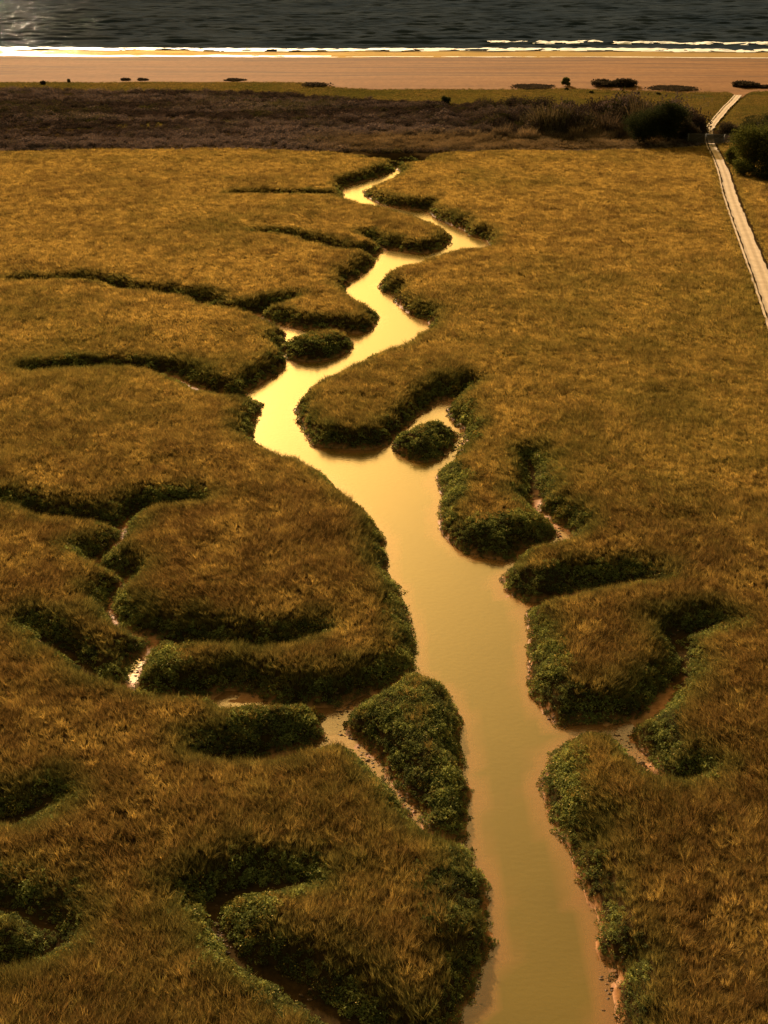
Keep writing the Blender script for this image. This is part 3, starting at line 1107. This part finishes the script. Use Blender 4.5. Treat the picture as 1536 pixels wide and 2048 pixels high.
brown = np.array([0.160, 0.102, 0.038])
olive = np.array([0.185, 0.160, 0.046])
kb = np.clip(0.32 + 0.58 * sstep(165, 45, ay + 30 * big) + 0.35 * mid + 0.45 * sm + 0.25 * g.normal(size=n), 0, 1)[:, None]  # browner growth towards the camera, with the foreground's dimmer light mixed into its colour
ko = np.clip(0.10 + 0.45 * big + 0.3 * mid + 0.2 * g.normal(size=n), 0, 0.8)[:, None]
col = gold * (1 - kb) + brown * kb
col = col * (1 - ko) + olive * ko
edge_k = np.clip(1.2 - (asd - 0.4) / 2.3 + 0.3 * sm, 0, 1)[:, None] * 0.7
col = col * (1 - edge_k) + np.array([0.105, 0.118, 0.036]) * edge_k
ntr = np.clip(1 - atd / 2.5, 0, 1)[:, None] * 0.6
col = col * (1 - ntr) + olive * ntr
col = col * (1 + 0.30 * g.normal(size=n)).clip(0.35, 1.8)[:, None]
wind = 2.2 + 1.3 * fbm(ax, ay, 7, 530, 2) + 0.45 * g.normal(size=n)
rot = np.stack([0.16 * g.normal(size=n), 0.16 * g.normal(size=n), wind], 1)
s = (0.98 + 0.22 * mid + 0.16 * sm + 0.13 * g.normal(size=n)).clip(0.7, 1.6) * np.where(isfar, 0.98, 1.0) * (0.65 + 0.35 * sstep(0, 2.0, atd)) * (0.6 + 0.4 * sstep(0.2, 1.6, asd))
scl = np.stack([s, s, s * (0.85 + 0.3 * g.random(n))], 1)
pick = np.where(isfar, 5 + g.integers(0, 4, n), g.integers(0, 5, n))
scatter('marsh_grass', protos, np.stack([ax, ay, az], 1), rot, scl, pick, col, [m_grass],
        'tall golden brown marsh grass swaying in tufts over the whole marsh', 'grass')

# --- green leafy cover on the creek banks
g = np.random.default_rng(12)
protos = [leaf_clump(g, 60, 0.26, 0.050, 0.22) for _ in range(3)] + [leaf_clump(g, 56, 0.26, 0.048, 0.22, 4) for _ in range(2)] + \
         [leaf_clump(g, 46, 0.36, 0.085, 0.30) for _ in range(3)]
ax1, ay1 = stratified(lambda a, b: 1.0, -48, 48, 30, 115, 0.25, g)
ax2, ay2 = stratified(lambda a, b: 1.0, -112, 112, 115, 309, 0.42, g)
ax, ay = np.concatenate([ax1, ax2]), np.concatenate([ay1, ay2])
isfar = np.concatenate([np.zeros(len(ax1), bool), np.ones(len(ax2), bool)])
asd, az = sample('sd', ax, ay), sample('z', ax, ay)
gw = 0.95 + 0.95 * fbm(ax, ay, 9, 510, 3) + 0.5 * fbm(ax, ay, 2.2, 515, 2)
apx, apy = project(ax, ay, az)
gb = green_boost(apx, apy)
gw = np.maximum(gw, 0.9) * (1 - 0.6 * sstep(90, 190, ay)) + 4.0 * np.sqrt(gb)
keep = in_view(ax, ay, az) & (asd > -0.12) & (az > -0.03) & (asd < gw + 0.35 * g.normal(size=len(ax))) & (asd < 12) & (g.random(len(ax)) < 0.92)
keep |= in_view(ax, ay, az) & (asd > -0.35) & (asd <= 0.02) & (g.random(len(ax)) < 0.08) & (az > -0.10)
ax, ay, az, asd, isfar = (q[keep] for q in (ax, ay, az, asd, isfar))
n = len(ax)
mid = fbm(ax, ay, 4, 540, 3)
sm = fbm(ax, ay, 1.2, 545, 2)
g1, g2c, g3 = np.array([0.140, 0.164, 0.048]), np.array([0.29, 0.31, 0.096]), np.array([0.076, 0.086, 0.034])
kk = np.clip(0.45 + 0.5 * mid + 0.4 * sm + 0.2 * g.normal(size=n), 0, 1)[:, None]
col = g3 * (1 - kk) + g1 * kk
k2 = np.clip(0.15 + 0.5 * sm + 0.35 * g.normal(size=n), 0, 1)[:, None]
col = col * (1 - k2) + g2c * k2
k3 = np.clip(-0.2 + 0.5 * mid + 0.35 * g.normal(size=n), 0, 0.7)[:, None]
col = col * (1 - k3) + np.array([0.20, 0.125, 0.030]) * k3
s = (1.15 + 0.35 * mid + 0.3 * sm + 0.2 * g.normal(size=n)).clip(0.45, 1.9) * np.where(asd < 0.3, 0.8, 1.0)
scl = np.stack([s, s, s * (0.7 + 0.6 * g.random(n))], 1)
rot = np.stack([0.2 * g.normal(size=n), 0.2 * g.normal(size=n), g.random(n) * 6.28], 1)
fl_p = g.random(n) < 0.30
pick = np.where(isfar, 5 + g.integers(0, 3, n), np.where(fl_p, 3 + g.integers(0, 2, n), g.integers(0, 3, n)))
scatter('bank_plants', protos, np.stack([ax, ay, az - 0.03], 1), rot, scl, pick, col, [m_leaf, m_flower],
        'low dark green leafy plants with small yellow flowers covering the creek banks', 'ground cover')

# --- mud clods on the creek edges
g = np.random.default_rng(13)


def clod(g):
    a = np.linspace(0, 2 * math.pi, 8)[:-1]
    V = []
    for zz, rr in ((0.0, 1.0), (0.35, 0.85), (0.55, 0.4)):
        for q in a:
            r = rr * (0.75 + 0.5 * g.random())
            V.append((r * math.cos(q), r * math.sin(q) * 0.6, zz * (0.8 + 0.4 * g.random())))
    Fq = []
    for k in range(2):
        for q in range(7):
            b, c = k * 7 + q, k * 7 + (q + 1) % 7
            Fq.append((b, c, c + 7, b + 7))
    Fq += [(14, 15, 16, 17), (14, 17, 18, 20), (18, 19, 20, 20)][:2]
    return np.array(V) * 0.12, np.array(Fq), np.full(len(V), g.random()), np.zeros(len(Fq), int)


CLODS = [(690, 1440, 26, 45), (740, 1510, 40, 30), (820, 1600, 30, 50), (870, 1660, 30, 25), (1115, 1440, 40, 30), (1240, 1480, 40, 30), (775, 893, 30, 22), (925, 880, 18, 40),
         (1110, 1070, 20, 30), (960, 1125, 60, 14), (275, 1330, 14, 30), (240, 1065, 12, 14), (225, 1200, 15, 14), (1205, 1970, 22, 60), (955, 1980, 25, 50), (570, 690, 16, 30), (1290, 1510, 25, 30),
         (1020, 1130, 25, 14), (1160, 1700, 8, 40), (440, 1880, 40, 40)]
ax, ay = stratified(lambda a, b: 1.0, -45, 45, 40, 190, 0.16, g)
az = sample('z', ax, ay)
asd = sample('sd', ax, ay)
k = (az > -0.10) & (asd < 0.55)
ax, ay, az = ax[k], ay[k], az[k]
apx, apy = project(ax, ay, az)
w = np.zeros(len(ax))
for cx, cy, rx, ry in CLODS:
    w = np.maximum(w, 1 - ((apx - cx) / rx) ** 2 - ((apy - cy) / ry) ** 2)
k = g.random(len(ax)) < np.clip(w, 0, 1) * 0.6 + 0.03
ax, ay, az = ax[k], ay[k], az[k]
n = len(ax)
s = 0.4 + 0.7 * g.random(n) ** 2
col = np.array([0.16, 0.080, 0.032]) * (0.5 + g.random(n))[:, None]
m_clod = plant_material('mud_clod', 0.0, 0.3, 0.04)
scatter('mud_clods', [clod(g) for _ in range(4)], np.stack([ax, ay, az - 0.01], 1), np.stack([0 * s, 0 * s, g.random(n) * 0.9 - 0.45], 1), np.stack([s * 1.2, s, s], 1),
        g.integers(0, 4, n), col, [m_clod], 'small dark clods of mud and root strewn along the creek edges', 'mud')

# --- scrub belt
g = np.random.default_rng(14)
protos = []
for i in range(5):
    v, f, s, m = leaf_clump(g, 190, 1.0, 0.13, 0.95, 0, -0.1)
    protos.append((v, f, s, m))
for i in range(3):
    v, f, s, m = grass_tuft(g, 90, 1.5, 0.75, 0.035, 0.1, 2)
    protos.append((v, f, s, m))
for i in range(3):
    protos.append(leaf_clump(g, 620, 1.0, 0.055, 0.95, 0, -0.1))
ax, ay = stratified(lambda a, b: 1.0, -220, 220, 285, 425, 1.1, g)
px, py, inz, lo, hi = scrub_zone(ax, ay)
trk, _, _ = seg_dist(np.stack([ax, ay], 1), track[:-1], track[1:])
inz = (py < lo + 2.2 * g.normal(size=len(ax)) - 1.5) & (py > hi)
keep = inz & (px > -380) & (px < W + 380) & (trk > 3.0)
ax, ay, px, py, lo, hi = (q[keep] for q in (ax, ay, px, py, lo, hi))
az = np.where(ay < 316, sample('z', ax, ay), land_z(ax, ay))
n = len(ax)
mid = fbm(ax, ay, 15, 560, 3)
str_ = fbm(ax * 0.35, ay * 1.4, 12, 565, 3)
sm = fbm(ax, ay, 3, 568, 2)
hedge = sstep(780, 1250, px) * sstep(282, 268, py) * (1 - 0.8 * sstep(1400, 1425, px))
sedge = sstep(560, 760, px) * sstep(262, 275, py) * sstep(306, 296, py) * sstep(1400, 1300, px)
brown = np.array([0.050, 0.036, 0.036])
purple = np.array([0.175, 0.132, 0.138])
green = np.array([0.070, 0.070, 0.018])
pale = np.array([0.24, 0.17, 0.105])
kp = np.clip(0.35 + 0.9 * str_ + 0.3 * sm + 0.25 * g.normal(size=n) + 0.5 * sstep(215, 255, py) * (1 - hedge) - 0.3, 0, 1)[:, None]
kg = np.clip(-0.2 + 0.6 * mid + 0.3 * g.normal(size=n), 0, 0.85)[:, None]
col = brown * (1 - kp) + purple * kp
col = col * (1 - kg) + green * kg
col = col * (1 - sedge[:, None]) + pale * sedge[:, None] * (0.75 + 0.35 * sm[:, None])
s = (0.85 + 0.35 * mid + 0.4 * sm + 0.25 * g.normal(size=n)).clip(0.3, 1.9)
s = s * (1 + 1.9 * hedge * (0.6 + 0.6 * sm)) * (1 - 0.45 * sedge)
s = np.where((py > lo - 10) & (hedge < 0.3), s * 0.6, s)
tall = np.where(hedge > 0.3, 1.0 + 0.35 * hedge, 0.85)
is_t = ((g.random(n) < 0.30) & (hedge < 0.05)) | (g.random(n) < sedge)
pick = np.where(is_t, 5 + g.integers(0, 3, n), np.where(hedge > 0.15, 8 + g.integers(0, 3, n), g.integers(0, 5, n)))
col = col * (1 - 0.35 * hedge[:, None])
scl = np.stack([s, s, s * tall], 1)
rot = np.stack([0.15 * g.normal(size=n), 0.15 * g.normal(size=n), g.random(n) * 6.28], 1)
scatter('heath_scrub', protos, np.stack([ax, ay, az - 0.05], 1), rot, scl, pick, col, [m_twig],
        'wide belt of dark brown heath scrub between the marsh and the dunes', 'scrub')

# --- short dune grass
g = np.random.default_rng(15)
protos = [grass_tuft(g, 40, 0.42, 0.5, 0.035, 0.2, 2) for _ in range(4)]
ax, ay = stratified(lambda a, b: 1.0, -225, 225, 316, 417, 1.0, g)
px, py, inz, lo, hi = scrub_zone(ax, ay)
trk, tix, _ = seg_dist(np.stack([ax, ay], 1), track[:-1], track[1:])
edge_g = turf_edge(ax)
apron_in = inside(np.stack([ax, ay], 1), apw)
keep = ~inz & (px > -380) & (px < W + 380) & (trk > 1.0) & (ay < edge_g + 0.8 * g.normal(size=len(ax))) & ~apron_in & (fbm(ax, ay, 4, 571, 2) > -0.75)
ax, ay, trk = ax[keep], ay[keep], trk[keep]
n = len(ax)
az = land_z(ax, ay)
mid = fbm(ax, ay, 12, 575, 3)
kk = np.clip(0.5 + 0.6 * mid + 0.25 * g.normal(size=n), 0, 1)[:, None]
col = np.array([0.090, 0.082, 0.026]) * (1 - kk) + np.array([0.150, 0.110, 0.040]) * kk
s = (0.85 + 0.3 * mid + 0.2 * g.normal(size=n)).clip(0.3, 1.6) * (0.5 + 0.5 * sstep(1, 4, trk))
scatter('dune_grass', protos, np.stack([ax, ay, az], 1), np.stack([0.1 * g.normal(size=n), 0.1 * g.normal(size=n), g.random(n) * 6.28], 1),
        np.stack([s, s, s], 1), g.integers(0, 4, n), col, [m_grass], 'short olive grass over the dune land behind the beach', 'grass')

# ------------------------------------------------------------------ trees and bushes (things)
m_bark = bark_material('bark', (0.10, 0.07, 0.045))
LEAFS = {'dark': leaf_material('dark_leaf', (0.028, 0.032, 0.012)), 'green': leaf_material('green_leaf', (0.085, 0.086, 0.018)),
         'brown': leaf_material('brown_leaf', (0.050, 0.036, 0.022)), 'pine': leaf_material('pine_leaf', (0.050, 0.046, 0.016))}


def wood_z(x, y):
    return float(sample('z', np.array([x]), np.array([y]))[0]) if y < 316 else float(land_z(np.array([x]), np.array([y]))[0])


def tree(name, px, py, width_px, top_py, leaf, label, cat, group=None, seed=0, nclump=26, leaves=150, trunk_share=0.25, leaf_size=0.16, sparse=0.0, flatten=1.0):
    g = np.random.default_rng(900 + seed)
    b = ground(px, py, 1.7)
    zb = wood_z(b[0], b[1])
    k = ppm(py, zb)
    hgt = (py - top_py) / (k * 0.985)
    rx = width_px / k / 2
    o = thing(name, (b[0], b[1], zb - 0.05), label, cat, group)
    T = Tubes()
    th = hgt * (trunk_share + 0.25)
    lean = g.normal(0, 0.05 * hgt, 2)
    r0 = max(0.07, 0.030 * hgt)
    T.tube([(0, 0, 0), (lean[0] * .3, lean[1] * .3, th * .5), (lean[0], lean[1], th)], [r0 * 1.3, r0, r0 * .7])
    ell_c = np.array([lean[0], lean[1], hgt * (trunk_share + (1 - trunk_share) * 0.48)])
    ell_r = np.array([rx, rx, hgt * (1 - trunk_share) * 0.5])
    C = []
    while len(C) < nclump:
        d = g.normal(size=3)
        d /= np.linalg.norm(d)
        q = ell_c + d * ell_r * (0.35 + 0.42 * g.random())
        if q[2] < hgt * trunk_share * 0.7:
            q[2] = hgt * trunk_share * 0.7 + 0.1
        C.append(q)
    C = np.array(C)
    for q in C[: max(6, nclump // 2)]:
        s_ = np.array([lean[0], lean[1], th]) * (0.45 + 0.5 * g.random())
        mid_ = (s_ + q) / 2 + g.normal(0, 0.08 * hgt, 3) * 0.5
        T.tube([s_, mid_, q], [r0 * .5, r0 * .3, r0 * .1], 5)
    link('trunk', T.mesh('trunk', [m_bark]), o)
    cr = []
    ssz = []
    for q in C:
        rad = (0.30 + 0.22 * g.random()) * rx * (1 - 0.4 * sparse)
        m = int(leaves * (0.6 + 0.8 * g.random()))
        d = g.normal(size=(m, 3))
        d /= np.linalg.norm(d, axis=1)[:, None]
        cr.append(q + d * np.array([rad, rad, min(rad * 0.8, 0.36 * hgt) * flatten]) * (0.35 + 0.75 * g.random(m))[:, None])
        ssz.append(leaf_size * (0.6 + 0.8 * g.random(m)))
    c = np.concatenate(cr)
    c[:, 2] = np.maximum(c[:, 2], 0.05)
    v, f = leaf_quads(c, np.concatenate(ssz), g, 0.2, 0.6)
    link('crown', make_mesh('crown', v, f, None, {'shade': np.repeat(g.random(len(c)), 4)}, [LEAFS[leaf]]), o)
    return o


# trees by the gate, right edge
tree('broadleaf_tree', 1500, 346, 92, 246, 'green', 'broad green tree with sunlit leaves growing down to the ground beside the gravel track', 'tree', None, 1, 60, 260, 0.03, 0.15)
tree('broadleaf_tree', 1542, 352, 92, 238, 'green', 'tall dense green tree cut off by the right edge, beside the broad sunlit tree', 'tree', None, 2, 60, 260, 0.03, 0.15)
tree('pine_tree', 1512, 302, 80, 222, 'pine', 'sparse dark tree with open branches rising behind the broad green tree', 'tree', None, 3, 24, 110, 0.40, 0.14, 0.4, 0.5)
tree('shrub', 1466, 333, 40, 292, 'green', 'low green shrub at the foot of the broad green tree, against the track', 'shrub', None, 4, 26, 200, 0.02, 0.13)
tree('shrub', 1488, 354, 56, 318, 'green', 'low leafy shrub at the foot of the broad green tree, nearest the camera', 'shrub', None, 30, 26, 200, 0.02, 0.13)
tree('shrub', 1536, 362, 70, 318, 'dark', 'dark shrub at the right edge under the tall dense tree', 'shrub', None, 31, 26, 200, 0.02, 0.13)
tree('shrub', 1462, 273, 56, 246, 'brown', 'brown bush just right of the track behind the gate', 'shrub', None, 5, 28, 220, 0.02, 0.13)
tree('shrub', 1504, 270, 64, 242, 'dark', 'dark bush behind the sparse tree, right of the track', 'shrub', None, 6, 28, 220, 0.02, 0.13)
# tall growth at the right end of the scrub belt
tree('broadleaf_tree', 1336, 284, 92, 200, 'dark', 'tallest dark tree at the right end of the scrub, left of the gate', 'tree', None, 7, 60, 260, 0.04, 0.15)
tree('shrub', 1284, 286, 96, 218, 'dark', 'broad dark bush left of the tallest dark tree', 'shrub', None, 8, 50, 260, 0.03, 0.14)
tree('shrub', 1372, 282, 52, 242, 'brown', 'brown bush between the tallest dark tree and the gate', 'shrub', None, 9, 36, 220, 0.03, 0.13)
tree('shrub', 1386, 264, 40, 238, 'brown', 'low brown bush on the far side of the gate, left of the track', 'shrub', None, 10, 16, 130, 0.03, 0.17)
tree('shrub', 1228, 262, 60, 214, 'brown', 'brown bush with bare top twigs on the upper edge of the scrub', 'shrub', None, 11, 30, 200, 0.10, 0.13, 0.3)
tree('shrub', 1205, 224, 30, 200, 'brown', 'thin twiggy bush rising above the scrub edge, right of the small green bush', 'shrub', None, 12, 20, 160, 0.3, 0.09, 0.4)
tree('shrub', 1137, 216, 26, 203, 'dark', 'small green bush alone on the turf above the scrub edge', 'shrub', None, 13, 18, 180, 0.02, 0.12)
tree('shrub', 1080, 226, 36, 200, 'dark', 'ragged green bush on the scrub edge, left of the small green bush', 'shrub', None, 14, 22, 200, 0.2, 0.11, 0.3)
tree('shrub', 1028, 222, 44, 198, 'brown', 'ragged brown bush with upright twigs on the scrub edge', 'shrub', None, 15, 24, 200, 0.2, 0.11, 0.3)
tree('shrub', 890, 210, 26, 195, 'dark', 'low dark bush on the scrub edge above the creek head', 'shrub', None, 16, 18, 180, 0.05, 0.12)
# bushes at the back of the beach
tree('shrub', 1131, 175, 20, 159, 'green', 'small rounded green bush standing at the back of the beach', 'shrub', None, 17, 14, 90, 0.05, 0.26)
tree('dune_bush', 1205, 175, 60, 163, 'brown', 'long low brown bush joined to the dune mound at the beach edge', 'shrub', None, 18, 22, 110, 0.02, 0.28)
tree('dune_bush', 1250, 175, 60, 160, 'brown', 'high rounded dark dune mound covered in bush at the beach edge', 'shrub', None, 19, 26, 140, 0.02, 0.28)
tree('dune_bush', 1488, 176, 54, 165.5, 'brown', 'oval dark bush on bare sand by the beach end of the track', 'shrub', None, 20, 24, 120, 0.02, 0.28)
tree('dune_bush', 1528, 177.5, 40, 172, 'brown', 'flat bush at the right edge beside the oval dark bush', 'shrub', None, 21, 16, 90, 0.02, 0.28)
tree('dune_bush', 88, 172, 12, 165, 'brown', 'small brown bush on the turf, far left', 'shrub', None, 22, 10, 60, 0.05, 0.28)
tree('dune_bush', 139, 167.5, 9, 162, 'dark', 'tiny dark bush at the beach edge on the left', 'shrub', None, 23, 8, 40, 0.02, 0.28)
tree('dune_bush', 250, 163, 30, 159, 'brown', 'twiggy brown bush, left of a low pair on the beach edge', 'shrub', None, 24, 14, 60, 0.02, 0.28, 0.3)
tree('dune_bush', 284, 163, 26, 159.5, 'brown', 'low domed dark bush at the right end of a low pair on the beach edge', 'shrub', None, 25, 14, 80, 0.02, 0.28)
tree('dune_bush', 470, 163.5, 44, 159.5, 'brown', 'low dark bush alone on the beach edge, left of centre', 'shrub', None, 26, 18, 90, 0.02, 0.28)
tree('dune_bush', 636, 175, 70, 169, 'brown', 'low spread of dry brown bush reaching on to the sand near the middle', 'shrub', None, 27, 20, 70, 0.02, 0.28)
for i, (a, b) in enumerate([(1134, 181, ), (1183, 185.5), (1276, 187), (1317, 188)]):
    tree('tussock', a, b, 9, b - 4, 'dark', ['tiny dark tussock below the rounded beach bush', 'tiny dark tussock on the turf below the long low bush',
         'tiny dark tussock on the turf below the dark mound', 'tiny dark tussock nearest the track on the open turf'][i], 'tussock', None, 40 + i, 6, 30, 0.02, 0.25)
# long dark lip of dune grass along the back of the beach
for i, (a0, a1, yy) in enumerate([(1020, 1118, 176.5), (1290, 1400, 178.0)]):
    mx_ = (a0 + a1) / 2
    tree('dune_bush', mx_, yy, a1 - a0, yy - 2, 'brown', ['low brown ridge of growth left of the rounded beach bush', 'low brown ridge of growth tailing off right of the dark mound'][i],
         'shrub', None, 50 + i, 60, 90, 0.02, 0.25, 0.6)

# ------------------------------------------------------------------ gate
m_metal, nt, out = mat('weathered_gate')
n1 = noise_node(nt, pos(nt), 4, 4)
c = ramp(nt, n1.outputs['Fac'], [(0.3, (0.07, 0.056, 0.046)), (0.7, (0.15, 0.125, 0.105))])
principled(nt, out, c.outputs[0], 0.6)
m_plank = bark_material('gate_plank', (0.06, 0.045, 0.03))
gp = [ground(a, b, TZ) for a, b in ((1375, 287), (1411, 288), (1448, 289))]
gz = [wood_z(q[0], q[1]) for q in gp]
gate = thing('field_gate', (gp[1][0], gp[1][1], TZ), 'weathered double field gate of dark planks closed across the gravel track', 'gate')
GH = 2.2
rel = [np.array([q[0] - gp[1][0], q[1] - gp[1][1], 0]) for q in gp]
for q in rel:
    T = Tubes()
    T.tube([q + (0, 0, -0.3), q + (0, 0, GH * .5), q + (0, 0, GH)], [0.11, 0.11, 0.10], 8)
    link('post', T.mesh('post', [m_metal]), gate)
for a, b in ((rel[0], rel[1]), (rel[1], rel[2])):
    d = (b - a) / np.linalg.norm(b - a)
    a2, b2 = a + d * 0.18, b - d * 0.18
    T = Tubes()
    for q in (a2, b2):
        T.tube([q + (0, 0, 0.25), q + (0, 0, GH - 0.1)], [0.045, 0.045], 6)
    T.tube([a2 + (0, 0, GH - .1), b2 + (0, 0, GH - .1)], [0.05, 0.05], 6)
    T.tube([a2 + (0, 0, 0.25), b2 + (0, 0, 0.25)], [0.045, 0.045], 6)
    fr = link('gate_frame', T.mesh('gate_frame', [m_metal]), gate)
    for k_ in range(7):
        zz = 0.36 + (GH - 0.55) * k_ / 6
        T = Tubes()
        m_ = (a2 + b2) / 2
        T.box(m_ + (0, 0.02, zz), (np.linalg.norm(b2 - a2), 0.035, 0.245), math.atan2(d[1], d[0]))
        link('plank', T.mesh('plank', [m_plank], False), fr)
    T = Tubes()
    T.tube([a2 + d * 0.02 + (0, -0.05, 0.3), b2 - d * 0.02 + (0, -0.05, GH - 0.15)], [0.03, 0.03], 6)
    link('brace', T.mesh('brace', [m_metal]), fr)

# ------------------------------------------------------------------ dune fence: a line of thin posts
m_post = bark_material('post_wood', (0.13, 0.09, 0.06))
fence_px = [(1262, 190), (1308, 191), (1334, 192), (1356, 193.5), (1382, 196), (1408, 199), (1424, 203)]
fence_px2 = [(1383, 229), (1391, 216), (1413, 203)]
for nm, lst, lab in (('wire_fence', fence_px, 'faint line of thin posts and wire crossing the turf above the dark tree'),
                     ('wire_fence', [(1340, 246), (1362, 238), (1383, 229), (1400, 221), (1416, 213)], 'short line of thin posts along the left side of the upper track')):
    pw = [ground(a, b, 2.0) for a, b in lst]
    o = thing(nm, (pw[0][0], pw[0][1], wood_z(pw[0][0], pw[0][1])), lab, 'fence')
    base = np.array(o.location)
    tops = []
    for q in pw:
        zz = wood_z(q[0], q[1])
        r_ = np.array([q[0], q[1], zz]) - base
        T = Tubes()
        T.tube([r_ + (0, 0, -0.2), r_ + (0.02, 0, 0.7), r_ + (0.03, 0, 1.4)], [0.065, 0.06, 0.05], 6)
        link('post', T.mesh('post', [m_post]), o)
        tops.append(r_)
    T = Tubes()
    for hh in (0.6, 1.3):
        T.tube([q + (0.02, 0, hh) for q in tops], [0.012] * len(tops), 4)
    link('wire', T.mesh('wire', [m_metal]), o)

# ------------------------------------------------------------------ light
w = bpy.data.worlds.new('World')
scene.world = w
w.use_nodes = True
nt = w.node_tree
for n in list(nt.nodes):
    nt.nodes.remove(n)
sky = nt.nodes.new('ShaderNodeTexSky')
sky.sky_type = 'NISHITA'
sky.sun_disc = False
sky.sun_elevation = SUN_EL
sky.sun_rotation = SUN_AZ
sky.air_density = 1.6
sky.dust_density = 9.0
sky.ozone_density = 0.6
tint = nt.nodes.new('ShaderNodeMix')
tint.data_type = 'RGBA'
tint.blend_type = 'MULTIPLY'
tint.inputs[0].default_value = 1.0
tint.inputs[7].default_value = (1.0, 0.75, 0.31, 1)
nt.links.new(sky.outputs[0], tint.inputs[6])
bg = nt.nodes.new('ShaderNodeBackground')
bg.inputs['Strength'].default_value = 0.094
nt.links.new(tint.outputs[2], bg.inputs['Color'])
wo = nt.nodes.new('ShaderNodeOutputWorld')
nt.links.new(bg.outputs[0], wo.inputs['Surface'])

sl = bpy.data.lights.new('sun', 'SUN')
sl.energy = 5.0
sl.angle = R(0.5)
sl.color = (1.0, 0.80, 0.55)
so = bpy.data.objects.new('sun', sl)
COL.objects.link(so)
from mathutils import Vector
dirv = Vector((math.sin(SUN_AZ) * math.cos(SUN_EL), math.cos(SUN_AZ) * math.cos(SUN_EL), math.sin(SUN_EL)))
so.rotation_euler = dirv.to_track_quat('Z', 'Y').to_euler()
so.location = (0, 0, 100)

# ------------------------------------------------------------------ render settings
vs = scene.view_settings
vs.view_transform = 'Standard'
vs.look = 'None'
vs.exposure = 0.72
vs.gamma = 1.0
cy = scene.cycles
cy.use_denoising = True
cy.max_bounces = 6
cy.diffuse_bounces = 3
cy.glossy_bounces = 3
cy.transmission_bounces = 3
cy.transparent_max_bounces = 6
cy.caustics_reflective = False
cy.caustics_refractive = False
cy.sample_clamp_indirect = 5.0
